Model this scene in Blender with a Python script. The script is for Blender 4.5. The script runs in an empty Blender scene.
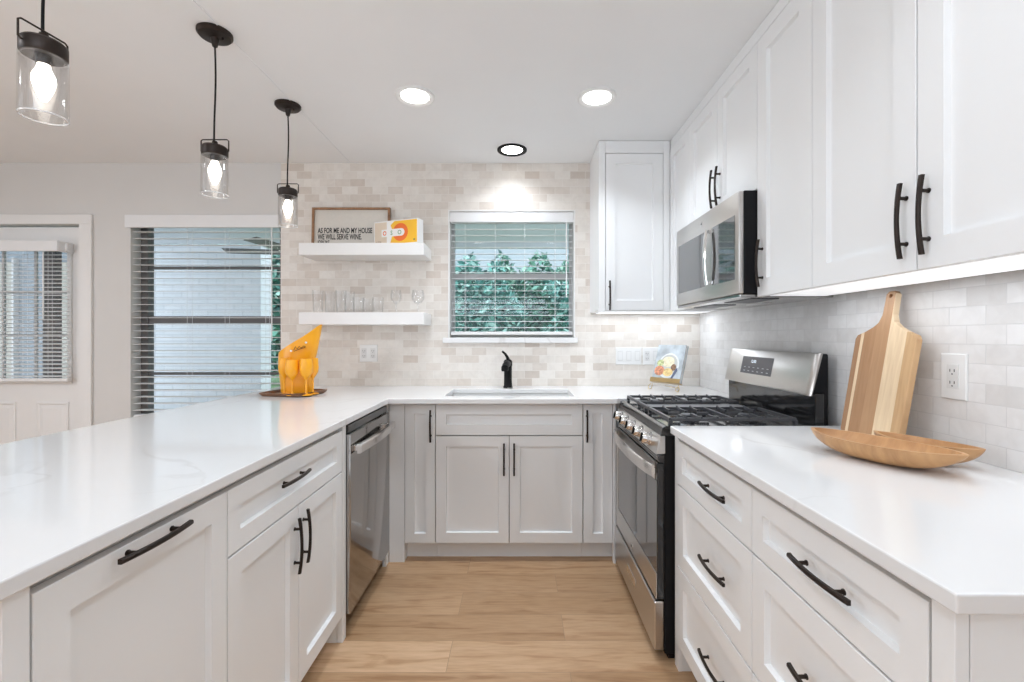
import bpy, bmesh, math, random
from mathutils import Vector, Matrix
random.seed(7)
S = bpy.context.scene
COL = S.collection

# ------------------------------------------------------------------ camera, world, lights, exposure
F = 460.0                      # focal length in pixels of the 1024 wide frame
CZ = 1.249                     # camera height
cam_d = bpy.data.cameras.new('camera')
cam_d.sensor_fit = 'HORIZONTAL'; cam_d.sensor_width = 36.0; cam_d.lens = F / 1024 * 36.0
cam_d.shift_x = -7 / 1024; cam_d.shift_y = -4 / 1024
cam_d.clip_start = 0.02; cam_d.clip_end = 200
cam = bpy.data.objects.new('camera', cam_d); COL.objects.link(cam)
cam.location = (0, 0, CZ); cam.rotation_euler = (math.pi / 2, 0, 0)
S.camera = cam
S.view_settings.view_transform = 'Standard'; S.view_settings.look = 'None'
S.view_settings.gamma = 1.0; S.view_settings.use_curve_mapping = False
S.view_settings.exposure = 0.06
try:
    S.cycles.use_denoising = True
    S.cycles.max_bounces = 10; S.cycles.diffuse_bounces = 6; S.cycles.glossy_bounces = 5
    S.cycles.transparent_max_bounces = 24; S.cycles.transmission_bounces = 6
    S.cycles.sample_clamp_indirect = 6.0; S.cycles.caustics_reflective = False; S.cycles.caustics_refractive = False
except Exception:
    pass

W = bpy.data.worlds.new('sky'); S.world = W; W.use_nodes = True
_bg = W.node_tree.nodes['Background']
_bg.inputs[0].default_value = (0.80, 0.90, 1.0, 1); _bg.inputs[1].default_value = 2.7

def area(name, loc, direction, sx, sy, power, color=(1, 1, 1), shape='RECTANGLE', spread=math.pi):
    l = bpy.data.lights.new(name, 'AREA'); l.shape = shape; l.size = sx; l.size_y = sy
    l.energy = power; l.color = color; l.spread = spread
    o = bpy.data.objects.new(name, l); COL.objects.link(o); o.location = loc
    o.rotation_euler = Vector(direction).to_track_quat('-Z', 'Y').to_euler()
    return o
SPOT_W = 5.2; SPOT_C = (.90, .985, 1.08)
sun_d = bpy.data.lights.new('sun', 'SUN'); sun_d.energy = 1.2; sun_d.angle = 0.05; sun_d.color = (1.0, 0.97, 0.9)
sun = bpy.data.objects.new('sun', sun_d); COL.objects.link(sun)
sun.rotation_euler = Vector((0.5, 0.55, -0.75)).to_track_quat('-Z', 'Y').to_euler()
# added fill lamps, unseen: behind the camera, at the left, one aimed up
area('fill_front', (-1.6, -3.9, 1.35), (0, 1, 0.02), 5.0, 2.3, 38, (.86, .985, 1.13))
area('fill_left', (-4.5, 0.0, 1.4), (1, 0.1, 0), 3.2, 1.9, 38, (.86, .985, 1.13))
area('fill_bounce', (-0.35, -0.9, 1.75), (0, 0.30, 1), 1.6, 1.0, 25, (.86, .985, 1.13))

# ------------------------------------------------------------------ materials
def new_mat(name):
    m = bpy.data.materials.new(name); m.use_nodes = True
    nt = m.node_tree; b = nt.nodes['Principled BSDF']
    return m, nt, b
def sin(b, key, v):
    if key in b.inputs: b.inputs[key].default_value = v
def N(nt, typ, **kw):
    n = nt.nodes.new(typ)
    for k, v in kw.items(): setattr(n, k, v)
    return n
def c4(c): return (c[0], c[1], c[2], 1)
def ramp(nt, stops, interp='LINEAR'):
    r = N(nt, 'ShaderNodeValToRGB'); r.color_ramp.interpolation = interp
    e = r.color_ramp.elements
    while len(e) > 1: e.remove(e[-1])
    e[0].position = stops[0][0]; e[0].color = c4(stops[0][1])
    for p, c in stops[1:]:
        k = e.new(p); k.color = c4(c)
    return r
def mat(name, col, rough=0.5, metal=0.0, var=0.03, vscale=12.0, bump=0.0, coat=0.0, stretch=None, spec=None):
    """plain surface with a faint procedural variation"""
    m, nt, b = new_mat(name)
    sin(b, 'Roughness', rough); sin(b, 'Metallic', metal); sin(b, 'Coat Weight', coat); sin(b, 'Coat Roughness', 0.05)
    if spec is not None: sin(b, 'Specular IOR Level', spec)
    tc = N(nt, 'ShaderNodeTexCoord'); nz = N(nt, 'ShaderNodeTexNoise'); nz.inputs['Scale'].default_value = vscale
    nz.inputs['Detail'].default_value = 3
    mp = N(nt, 'ShaderNodeMapping'); nt.links.new(tc.outputs['Object'], mp.inputs[0]); nt.links.new(mp.outputs[0], nz.inputs['Vector'])
    if stretch: mp.inputs['Scale'].default_value = stretch
    lo = tuple(max(0, x * (1 - var)) for x in col); hi = tuple(min(1, x * (1 + var)) for x in col)
    r = ramp(nt, [(0.3, lo), (0.7, hi)]); nt.links.new(nz.outputs[0], r.inputs[0]); nt.links.new(r.outputs[0], b.inputs['Base Color'])
    if bump:
        bp = N(nt, 'ShaderNodeBump'); bp.inputs['Strength'].default_value = bump; bp.inputs['Distance'].default_value = 0.002
        nt.links.new(nz.outputs[0], bp.inputs['Height']); nt.links.new(bp.outputs[0], b.inputs['Normal'])
    return m
def emit(name, col, strength):
    m, nt, b = new_mat(name)
    sin(b, 'Base Color', c4(col)); sin(b, 'Emission Color', c4(col)); sin(b, 'Emission Strength', strength)
    return m
def thin_glass(name, tint=(1, 1, 1), refl=0.08, edge=0.6):
    m = bpy.data.materials.new(name); m.use_nodes = True; nt = m.node_tree; nt.nodes.clear()
    out = N(nt, 'ShaderNodeOutputMaterial'); mx = N(nt, 'ShaderNodeMixShader'); tr = N(nt, 'ShaderNodeBsdfTransparent'); gl = N(nt, 'ShaderNodeBsdfGlossy')
    tr.inputs[0].default_value = c4(tint); gl.inputs['Roughness'].default_value = 0.03
    lw = N(nt, 'ShaderNodeLayerWeight'); lw.inputs[0].default_value = 0.3
    mr = N(nt, 'ShaderNodeMapRange'); mr.inputs['To Min'].default_value = refl; mr.inputs['To Max'].default_value = edge
    nt.links.new(lw.outputs['Fresnel'], mr.inputs['Value']); nt.links.new(mr.outputs[0], mx.inputs[0])
    nt.links.new(tr.outputs[0], mx.inputs[1]); nt.links.new(gl.outputs[0], mx.inputs[2]); nt.links.new(mx.outputs[0], out.inputs[0])
    return m
def rim_glass(name):
    m, nt, b = new_mat(name); sin(b, 'Base Color', (.9, .9, .9, 1)); sin(b, 'Roughness', .15); sin(b, 'Alpha', .55); return m
def world_pos(nt):
    g = N(nt, 'ShaderNodeNewGeometry'); s = N(nt, 'ShaderNodeSeparateXYZ'); nt.links.new(g.outputs['Position'], s.inputs[0]); return g, s

def tile_mat(name, stops, grout):
    m, nt, b = new_mat(name)
    g, s = world_pos(nt)
    ad = N(nt, 'ShaderNodeMath', operation='ADD'); nt.links.new(s.outputs[0], ad.inputs[0]); nt.links.new(s.outputs[1], ad.inputs[1])
    cb = N(nt, 'ShaderNodeCombineXYZ'); nt.links.new(ad.outputs[0], cb.inputs[0]); nt.links.new(s.outputs[2], cb.inputs[1])
    of = N(nt, 'ShaderNodeVectorMath', operation='ADD'); of.inputs[1].default_value = (10.02, -0.914 + 10 * 0.0525, 0); nt.links.new(cb.outputs[0], of.inputs[0])
    br = N(nt, 'ShaderNodeTexBrick'); nt.links.new(of.outputs[0], br.inputs['Vector'])
    br.inputs['Scale'].default_value = 1.0; br.inputs['Brick Width'].default_value = 0.104; br.inputs['Row Height'].default_value = 0.0525
    br.inputs['Mortar Size'].default_value = 0.0013; br.inputs['Mortar Smooth'].default_value = 0.3
    br.inputs['Color1'].default_value = (0, 0, 0, 1); br.inputs['Color2'].default_value = (1, 1, 1, 1); br.inputs['Mortar'].default_value = (0.5, 0.5, 0.5, 1)
    r = ramp(nt, stops)
    nt.links.new(br.outputs['Color'], r.inputs[0])
    nz = N(nt, 'ShaderNodeTexNoise'); nz.inputs['Scale'].default_value = 22; nz.inputs['Detail'].default_value = 5; nz.inputs['Distortion'].default_value = 0.6
    nt.links.new(g.outputs['Position'], nz.inputs['Vector'])
    r2 = ramp(nt, [(0.3, (0.88, 0.87, 0.86)), (0.6, (1, 1, 1))]); nt.links.new(nz.outputs[0], r2.inputs[0])
    mu = N(nt, 'ShaderNodeMixRGB', blend_type='MULTIPLY'); mu.inputs[0].default_value = 0.6
    nt.links.new(r.outputs[0], mu.inputs[1]); nt.links.new(r2.outputs[0], mu.inputs[2])
    mx = N(nt, 'ShaderNodeMixRGB'); nt.links.new(br.outputs['Fac'], mx.inputs[0]); nt.links.new(mu.outputs[0], mx.inputs[1]); mx.inputs[2].default_value = c4(grout)
    nt.links.new(mx.outputs[0], b.inputs['Base Color'])
    sin(b, 'Roughness', 0.42)
    bp = N(nt, 'ShaderNodeBump'); bp.inputs['Strength'].default_value = 0.5; bp.inputs['Distance'].default_value = 0.002; bp.invert = True
    nt.links.new(br.outputs['Fac'], bp.inputs['Height']); nt.links.new(bp.outputs[0], b.inputs['Normal'])
    return m
def floor_mat():
    m, nt, b = new_mat('oak_plank_floor')
    g, s = world_pos(nt)
    of = N(nt, 'ShaderNodeVectorMath', operation='ADD'); of.inputs[1].default_value = (12.31, 10.035, 0); nt.links.new(g.outputs['Position'], of.inputs[0])
    br = N(nt, 'ShaderNodeTexBrick'); nt.links.new(of.outputs[0], br.inputs['Vector'])
    br.offset = 0.37; br.inputs['Scale'].default_value = 1.0; br.inputs['Brick Width'].default_value = 1.25; br.inputs['Row Height'].default_value = 0.178
    br.inputs['Mortar Size'].default_value = 0.0011; br.inputs['Mortar Smooth'].default_value = 0.4
    br.inputs['Color1'].default_value = (0, 0, 0, 1); br.inputs['Color2'].default_value = (1, 1, 1, 1)
    r = ramp(nt, [(0, (0.46, 0.285, 0.155)), (0.5, (0.58, 0.375, 0.22)), (1, (0.68, 0.46, 0.285))]); nt.links.new(br.outputs['Color'], r.inputs[0])
    # grain stretched along the plank, shifted plank by plank
    ml = N(nt, 'ShaderNodeVectorMath', operation='MULTIPLY'); ml.inputs[1].default_value = (1.3, 11, 1); nt.links.new(g.outputs['Position'], ml.inputs[0])
    a2 = N(nt, 'ShaderNodeVectorMath', operation='ADD'); nt.links.new(ml.outputs[0], a2.inputs[0])
    sc = N(nt, 'ShaderNodeVectorMath', operation='SCALE'); sc.inputs['Scale'].default_value = 7; nt.links.new(br.outputs['Color'], sc.inputs[0]); nt.links.new(sc.outputs[0], a2.inputs[1])
    nz = N(nt, 'ShaderNodeTexNoise'); nz.inputs['Scale'].default_value = 2.2; nz.inputs['Detail'].default_value = 6; nz.inputs['Distortion'].default_value = 1.1; nt.links.new(a2.outputs[0], nz.inputs['Vector'])
    r2 = ramp(nt, [(0.30, (0.66, 0.55, 0.45)), (0.44, (0.93, 0.90, 0.86)), (0.6, (1, 1, 1)), (0.75, (1.0, 1.0, 1.0))]); nt.links.new(nz.outputs[0], r2.inputs[0])
    mu = N(nt, 'ShaderNodeMixRGB', blend_type='MULTIPLY'); mu.inputs[0].default_value = 0.9; nt.links.new(r.outputs[0], mu.inputs[1]); nt.links.new(r2.outputs[0], mu.inputs[2])
    nz3 = N(nt, 'ShaderNodeTexNoise'); nz3.inputs['Scale'].default_value = 9; nz3.inputs['Detail'].default_value = 4; nt.links.new(a2.outputs[0], nz3.inputs['Vector'])
    r3 = ramp(nt, [(0.35, (0.86, 0.83, 0.80)), (0.6, (1, 1, 1))]); nt.links.new(nz3.outputs[0], r3.inputs[0])
    mu2 = N(nt, 'ShaderNodeMixRGB', blend_type='MULTIPLY'); mu2.inputs[0].default_value = 0.8; nt.links.new(mu.outputs[0], mu2.inputs[1]); nt.links.new(r3.outputs[0], mu2.inputs[2])
    # knots
    kn = N(nt, 'ShaderNodeTexVoronoi'); kn.inputs['Scale'].default_value = 1.0
    kv = N(nt, 'ShaderNodeVectorMath', operation='MULTIPLY'); kv.inputs[1].default_value = (1.6, 5.2, 1); nt.links.new(g.outputs['Position'], kv.inputs[0]); nt.links.new(kv.outputs[0], kn.inputs['Vector'])
    r4 = ramp(nt, [(0.0, (0.42, 0.28, 0.2)), (0.045, (0.8, 0.72, 0.64)), (0.11, (1, 1, 1))]); nt.links.new(kn.outputs['Distance'], r4.inputs[0])
    mu3 = N(nt, 'ShaderNodeMixRGB', blend_type='MULTIPLY'); mu3.inputs[0].default_value = 0.8; nt.links.new(mu2.outputs[0], mu3.inputs[1]); nt.links.new(r4.outputs[0], mu3.inputs[2])
    mx = N(nt, 'ShaderNodeMixRGB'); nt.links.new(br.outputs['Fac'], mx.inputs[0]); nt.links.new(mu3.outputs[0], mx.inputs[1]); mx.inputs[2].default_value = (0.33, 0.22, 0.13, 1)
    nt.links.new(mx.outputs[0], b.inputs['Base Color']); sin(b, 'Roughness', 0.42)
    return m
def quartz_mat():
    m, nt, b = new_mat('white_quartz')
    g, s = world_pos(nt)
    nz = N(nt, 'ShaderNodeTexNoise'); nz.inputs['Scale'].default_value = 1.7; nz.inputs['Detail'].default_value = 4; nz.inputs['Distortion'].default_value = 0.7
    nt.links.new(g.outputs['Position'], nz.inputs['Vector'])
    r = ramp(nt, [(0.488, (0, 0, 0)), (0.5, (1, 1, 1)), (0.512, (0, 0, 0))]); nt.links.new(nz.outputs[0], r.inputs[0])
    n2 = N(nt, 'ShaderNodeTexNoise'); n2.inputs['Scale'].default_value = 1.1; n2.inputs['Detail'].default_value = 1; nt.links.new(g.outputs['Position'], n2.inputs['Vector'])
    r2 = ramp(nt, [(0.5, (0, 0, 0)), (0.68, (0.45, 0.45, 0.45))]); nt.links.new(n2.outputs[0], r2.inputs[0])
    mu = N(nt, 'ShaderNodeMath', operation='MULTIPLY'); nt.links.new(r.outputs[0], mu.inputs[0]); nt.links.new(r2.outputs[0], mu.inputs[1])
    mx = N(nt, 'ShaderNodeMixRGB'); nt.links.new(mu.outputs[0], mx.inputs[0]); mx.inputs[1].default_value = (0.78, 0.775, 0.77, 1); mx.inputs[2].default_value = (0.55, 0.52, 0.50, 1)
    nt.links.new(mx.outputs[0], b.inputs['Base Color']); sin(b, 'Roughness', 0.09); sin(b, 'Specular IOR Level', 0.55)
    return m
def wood_mat(name, lo, hi, scale=(1, 14, 1), rough=0.45, s=3.0, axis_obj=True):
    m, nt, b = new_mat(name)
    tc = N(nt, 'ShaderNodeTexCoord'); mp = N(nt, 'ShaderNodeMapping'); mp.inputs['Scale'].default_value = scale; nt.links.new(tc.outputs['Object'], mp.inputs[0])
    nz = N(nt, 'ShaderNodeTexNoise'); nz.inputs['Scale'].default_value = s; nz.inputs['Detail'].default_value = 6; nz.inputs['Distortion'].default_value = 1.4; nt.links.new(mp.outputs[0], nz.inputs['Vector'])
    r = ramp(nt, [(0.3, lo), (0.65, hi)]); nt.links.new(nz.outputs[0], r.inputs[0]); nt.links.new(r.outputs[0], b.inputs['Base Color']); sin(b, 'Roughness', rough)
    return m
def board_mat():
    m, nt, b = new_mat('acacia_strips')
    tc = N(nt, 'ShaderNodeTexCoord'); s = N(nt, 'ShaderNodeSeparateXYZ'); nt.links.new(tc.outputs['Object'], s.inputs[0])
    mr = N(nt, 'ShaderNodeMapRange'); mr.inputs['From Min'].default_value = -0.13; mr.inputs['From Max'].default_value = 0.13; nt.links.new(s.outputs[0], mr.inputs['Value'])
    br, cr, tan = (0.42, 0.235, 0.12), (0.80, 0.62, 0.41), (0.60, 0.385, 0.20)
    r = ramp(nt, [(0, (0.38, 0.21, 0.11)), (0.12, cr), (0.17, br), (0.36, (0.47, 0.275, 0.145)), (0.57, cr), (0.83, tan)], 'CONSTANT'); nt.links.new(mr.outputs[0], r.inputs[0])
    mp = N(nt, 'ShaderNodeMapping'); mp.inputs['Scale'].default_value = (26, 2.2, 2.2); nt.links.new(tc.outputs['Object'], mp.inputs[0])
    nz = N(nt, 'ShaderNodeTexNoise'); nz.inputs['Scale'].default_value = 3; nz.inputs['Detail'].default_value = 6; nz.inputs['Distortion'].default_value = 1.0; nt.links.new(mp.outputs[0], nz.inputs['Vector'])
    r2 = ramp(nt, [(0.3, (0.88, 0.84, 0.80)), (0.62, (1, 1, 1))]); nt.links.new(nz.outputs[0], r2.inputs[0])
    mu = N(nt, 'ShaderNodeMixRGB', blend_type='MULTIPLY'); mu.inputs[0].default_value = 1; nt.links.new(r.outputs[0], mu.inputs[1]); nt.links.new(r2.outputs[0], mu.inputs[2])
    nt.links.new(mu.outputs[0], b.inputs['Base Color']); sin(b, 'Roughness', 0.45)
    return m
def brick_paint_mat():
    m, nt, b = new_mat('white_painted_brick')
    g, s = world_pos(nt)
    ad = N(nt, 'ShaderNodeMath', operation='ADD'); nt.links.new(s.outputs[0], ad.inputs[0]); nt.links.new(s.outputs[1], ad.inputs[1])
    cb = N(nt, 'ShaderNodeCombineXYZ'); nt.links.new(ad.outputs[0], cb.inputs[0]); nt.links.new(s.outputs[2], cb.inputs[1])
    br = N(nt, 'ShaderNodeTexBrick'); nt.links.new(cb.outputs[0], br.inputs['Vector']); br.inputs['Scale'].default_value = 1
    br.inputs['Brick Width'].default_value = 0.21; br.inputs['Row Height'].default_value = 0.075; br.inputs['Mortar Size'].default_value = 0.005
    br.inputs['Color1'].default_value = (0.80, 0.83, 0.85, 1); br.inputs['Color2'].default_value = (0.86, 0.88, 0.90, 1); br.inputs['Mortar'].default_value = (0.70, 0.73, 0.76, 1)
    nt.links.new(br.outputs['Color'], b.inputs['Base Color']); sin(b, 'Roughness', 0.8)
    bp = N(nt, 'ShaderNodeBump'); bp.inputs['Distance'].default_value = 0.004; bp.invert = True; nt.links.new(br.outputs['Fac'], bp.inputs['Height']); nt.links.new(bp.outputs[0], b.inputs['Normal'])
    return m
def leaf_mat(name, cols):
    m, nt, b = new_mat(name)
    g = N(nt, 'ShaderNodeNewGeometry'); n = len(cols)
    r = ramp(nt, [(i / n, c) for i, c in enumerate(cols)], 'CONSTANT'); nt.links.new(g.outputs['Random Per Island'], r.inputs[0])
    nt.links.new(r.outputs[0], b.inputs['Base Color']); sin(b, 'Roughness', 0.5)
    return m

M = {}
M['cab'] = mat('cabinet_paint', (0.84, 0.845, 0.845), 0.38, var=0.008, vscale=3)
M['gap_shade'] = mat('gap_shade_grey', (0.42, 0.41, 0.40), 0.6, var=0.01)  # white boxes coloured grey so the gaps between fronts read as shade
M['wall'] = mat('wall_paint', (0.67, 0.655, 0.635), 0.75, var=0.012, vscale=4, bump=0.05)
M['ceil'] = mat('ceiling_paint', (0.86, 0.87, 0.875), 0.85, var=0.01, vscale=3, bump=0.04)
M['trim'] = mat('trim_paint', (0.80, 0.79, 0.775), 0.42, var=0.008)
M['tile'] = tile_mat('warm_marble_tile', [(0.0, (0.76, 0.715, 0.66)), (0.3, (0.80, 0.755, 0.70)), (0.6, (0.73, 0.675, 0.615)), (0.85, (0.68, 0.615, 0.55)), (1.0, (0.62, 0.545, 0.48))], (0.80, 0.765, 0.72))
M['tile_lit'] = tile_mat('lit_marble_tile', [(0.0, (0.78, 0.77, 0.76)), (0.4, (0.81, 0.80, 0.79)), (0.7, (0.76, 0.745, 0.73)), (1.0, (0.69, 0.675, 0.66))], (0.68, 0.67, 0.66))  # same tile as the back wall, paler and more neutral for its lighting
M['floor'] = floor_mat(); M['quartz'] = quartz_mat()
M['bronze'] = mat('oil_rubbed_bronze', (0.035, 0.026, 0.022), 0.38, metal=0.7, var=0.25, vscale=30)
M['black'] = mat('matte_black', (0.006, 0.006, 0.007), 0.5, var=0.1, spec=0.2)
M['gblack'] = mat('black_enamel', (0.012, 0.012, 0.013), 0.12, var=0.1, coat=0.5)
M['iron'] = mat('cast_iron', (0.05, 0.052, 0.058), 0.38, var=0.2, vscale=60, bump=0.2)
M['steel'] = mat('brushed_steel', (0.60, 0.585, 0.565), 0.30, metal=1.0, var=0.05, vscale=10, stretch=(1, 60, 60))
M['steelv'] = mat('brushed_steel_tall', (0.38, 0.365, 0.35), 0.12, metal=1.0, var=0.04, vscale=10, stretch=(40, 40, 1))
M['chrome'] = mat('polished_steel', (0.72, 0.70, 0.68), 0.14, metal=1.0, var=0.03)
M['dglass'] = mat('dark_glass', (0.03, 0.03, 0.032), 0.04, var=0.05, coat=1.0, spec=1.0)
M['mglass'] = mat('mirrored_dark_glass', (0.22, 0.22, 0.22), 0.05, metal=0.75, var=0.03)
M['sink'] = mat('white_sink', (0.74, 0.74, 0.73), 0.25, var=0.01)
M['blind'] = mat('blind_white', (0.80, 0.80, 0.80), 0.45, var=0.01)
M['vinyl'] = mat('window_vinyl', (0.55, 0.55, 0.55), 0.5, var=0.02)
M['wframe'] = mat('window_bronze', (0.16, 0.15, 0.145), 0.5, var=0.05)
M['pane'] = thin_glass('window_pane', (0.965, 0.975, 0.985), 0.012, 0.3)
M['pglass'] = thin_glass('pendant_glass', (0.995, 0.995, 0.995), 0.03, 0.40)
M['rim'] = rim_glass('rim_glint_white')  # cloudy white stands for light caught along the clear glass edge
M['cglass'] = thin_glass('drinking_glass', (0.99, 0.99, 0.99), 0.03, 0.25)
M['bulb'] = emit('lit_bulb', (1.0, 0.93, 0.82), 9)
M['lamp'] = emit('lit_lens', (1.0, 0.985, 0.96), 9)
M['led'] = emit('underside_glow', (0.96, 0.98, 1.0), 0.5)
M['plastic'] = mat('white_plastic', (0.80, 0.80, 0.79), 0.3, var=0.005)
M['gold'] = mat('gold_metal', (0.62, 0.45, 0.22), 0.32, metal=0.85, var=0.08)
M['orange'] = mat('orange_plastic', (0.95, 0.42, 0.012), 0.30, var=0.04, vscale=8, coat=0.3)
M['white'] = mat('white_card', (0.84, 0.83, 0.81), 0.5, var=0.01)
M['paper'] = mat('cream_canvas', (0.70, 0.66, 0.60), 0.8, var=0.02, vscale=60)
M['ink'] = mat('black_ink', (0.025, 0.023, 0.022), 0.7)
M['frame'] = wood_mat('walnut_frame', (0.22, 0.11, 0.05), (0.38, 0.20, 0.10), (6, 1, 6))
M['tray'] = wood_mat('dark_tray_wood', (0.10, 0.045, 0.022), (0.25, 0.12, 0.06), (2, 12, 2), 0.3)
M['bowl'] = wood_mat('carved_bowl_wood', (0.40, 0.205, 0.085), (0.58, 0.33, 0.15), (3, 9, 3), 0.4, 2.2)
M['board'] = board_mat(); M['brick'] = brick_paint_mat()
M['siding'] = mat('blue_grey_siding', (0.40, 0.45, 0.49), 0.8, var=0.04)
M['curtain'] = mat('beige_shutter', (0.62, 0.60, 0.52), 0.8, var=0.04)
M['dbrick'] = mat('dark_brick', (0.055, 0.045, 0.045), 0.8, var=0.4, vscale=20)
M['soffit'] = mat('porch_soffit', (0.74, 0.77, 0.79), 0.8, var=0.03)
M['lawn'] = mat('lawn_grass', (0.18, 0.30, 0.15), 0.9, var=0.4, vscale=30)
M['patio'] = mat('patio_concrete', (0.55, 0.56, 0.56), 0.85, var=0.06)
M['bark'] = mat('pale_bark', (0.55, 0.56, 0.52), 0.8, var=0.2)
M['leaf1'] = leaf_mat('leaves_teal', [(0.05, 0.20, 0.17), (0.10, 0.32, 0.27), (0.20, 0.45, 0.38), (0.03, 0.11, 0.10), (0.36, 0.58, 0.52)])
M['leaf2'] = leaf_mat('leaves_green', [(0.04, 0.15, 0.11), (0.09, 0.27, 0.18), (0.03, 0.09, 0.08), (0.26, 0.46, 0.34), (0.14, 0.36, 0.28)])

# ------------------------------------------------------------------ mesh builder
class MB:
    def __init__(s): s.v = []; s.f = []; s.m = []
    def add(s, vs, fs, mi=0):
        b = len(s.v); s.v += [Vector(p) for p in vs]
        for f in fs: s.f.append([b + i for i in f]); s.m.append(mi)
        return s
    def box(s, x0, x1, y0, y1, z0, z1, bev=0.0, mi=0, seg=1):
        return s.obb(Matrix.Identity(4), x0, x1, y0, y1, z0, z1, bev, mi, seg)
    def obb(s, mtx, x0, x1, y0, y1, z0, z1, bev=0.0, mi=0, seg=1):
        bm = bmesh.new(); bmesh.ops.create_cube(bm, size=1)
        for v in bm.verts:
            v.co = Vector(((x0 + x1) / 2 + v.co.x * (x1 - x0), (y0 + y1) / 2 + v.co.y * (y1 - y0), (z0 + z1) / 2 + v.co.z * (z1 - z0)))
        if bev > 0: bmesh.ops.bevel(bm, geom=bm.edges[:], offset=bev, segments=seg, affect='EDGES', profile=0.5)
        bm.verts.index_update()
        s.add([mtx @ v.co for v in bm.verts], [[v.index for v in f.verts] for f in bm.faces], mi); bm.free(); return s
    def rings(s, rings, close=True, caps=True, mi=0):
        n = len(rings[0]); b = len(s.v)
        for r in rings: s.v += [Vector(p) for p in r]
        for i in range(len(rings) - 1):
            for j in range(n if close else n - 1):
                k = (j + 1) % n
                s.f.append([b + i * n + j, b + i * n + k, b + (i + 1) * n + k, b + (i + 1) * n + j]); s.m.append(mi)
        if caps:
            s.f.append([b + j for j in range(n)][::-1]); s.m.append(mi)
            s.f.append([b + (len(rings) - 1) * n + j for j in range(n)]); s.m.append(mi)
        return s
    def tube(s, pts, r, n=10, mi=0, caps=True):
        pts = [Vector(p) for p in pts]; rs = r if isinstance(r, (list, tuple)) else [r] * len(pts)
        d = (pts[1] - pts[0]).normalized(); up = Vector((0, 0, 1)) if abs(d.z) < 0.9 else Vector((1, 0, 0))
        u = d.cross(up).normalized(); out = []
        for i, p in enumerate(pts):
            t = ((pts[min(i + 1, len(pts) - 1)] - pts[max(i - 1, 0)])).normalized()
            u = (u - t * u.dot(t)).normalized(); w = t.cross(u)
            out.append([p + (u * math.cos(2 * math.pi * j / n) + w * math.sin(2 * math.pi * j / n)) * rs[i] for j in range(n)])
        return s.rings(out, True, caps, mi)
    def lathe(s, prof, c=(0, 0, 0), n=28, mi=0, caps=False, axis='z'):
        out = []
        for r, h in prof:
            ring = []
            for j in range(n):
                a = 2 * math.pi * j / n; x, y = math.cos(a) * r, math.sin(a) * r
                ring.append(Vector(c) + (Vector((x, y, h)) if axis == 'z' else Vector((h, x, y)) if axis == 'x' else Vector((x, h, y))))
            out.append(ring)
        return s.rings(out, True, caps, mi)
    def prism(s, poly, P, d0, d1, mi=0):
        """2D polygon extruded; P(u, v, d) gives the point"""
        return s.rings([[P(u, v, d0) for u, v in poly], [P(u, v, d1) for u, v in poly]], True, True, mi)
    def build(s, name, mats, parent=None, loc=None, smooth=False, bevel=0.0, recalc=True):
        base = Vector(loc) if loc is not None else (Vector(parent['_b']) if parent is not None else Vector((0, 0, 0)))
        me = bpy.data.meshes.new(name)
        me.from_pydata([tuple(v - base) for v in s.v], [], s.f)
        if not isinstance(mats, (list, tuple)): mats = [mats]
        for m in mats: me.materials.append(m)
        for p, mi in zip(me.polygons, s.m): p.material_index = mi
        if recalc:
            bm = bmesh.new(); bm.from_mesh(me); bmesh.ops.recalc_face_normals(bm, faces=bm.faces[:]); bm.to_mesh(me); bm.free()
        o = bpy.data.objects.new(name, me); COL.objects.link(o)
        if smooth:
            me.polygons.foreach_set('use_smooth', [True] * len(me.polygons))
            try: me.set_sharp_from_angle(angle=math.radians(38))
            except Exception: pass
        if parent is not None: o.parent = parent
        else: o.location = base
        o['_b'] = tuple(base)
        if bevel:
            md = o.modifiers.new('bevel', 'BEVEL'); md.width = bevel; md.segments = 2; md.limit_method = 'ANGLE'; md.angle_limit = math.radians(40)
        return o
def thing(name, label, cat, loc, group=None):
    o = bpy.data.objects.new(name, None); COL.objects.link(o); o.location = loc; o['_b'] = tuple(loc)
    o.empty_display_size = 0.05
    return tag(o, label, cat, group)
def tag(o, label=None, cat=None, group=None, kind=None):
    if label: o['label'] = label
    if cat: o['category'] = cat
    if group: o['group'] = group
    if kind: o['kind'] = kind
    return o
def copy_tree(o, parent=None):
    c = o.copy(); COL.objects.link(c)
    if parent is not None: c.parent = parent
    for ch in list(o.children): copy_tree(ch, c)
    return c
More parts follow.
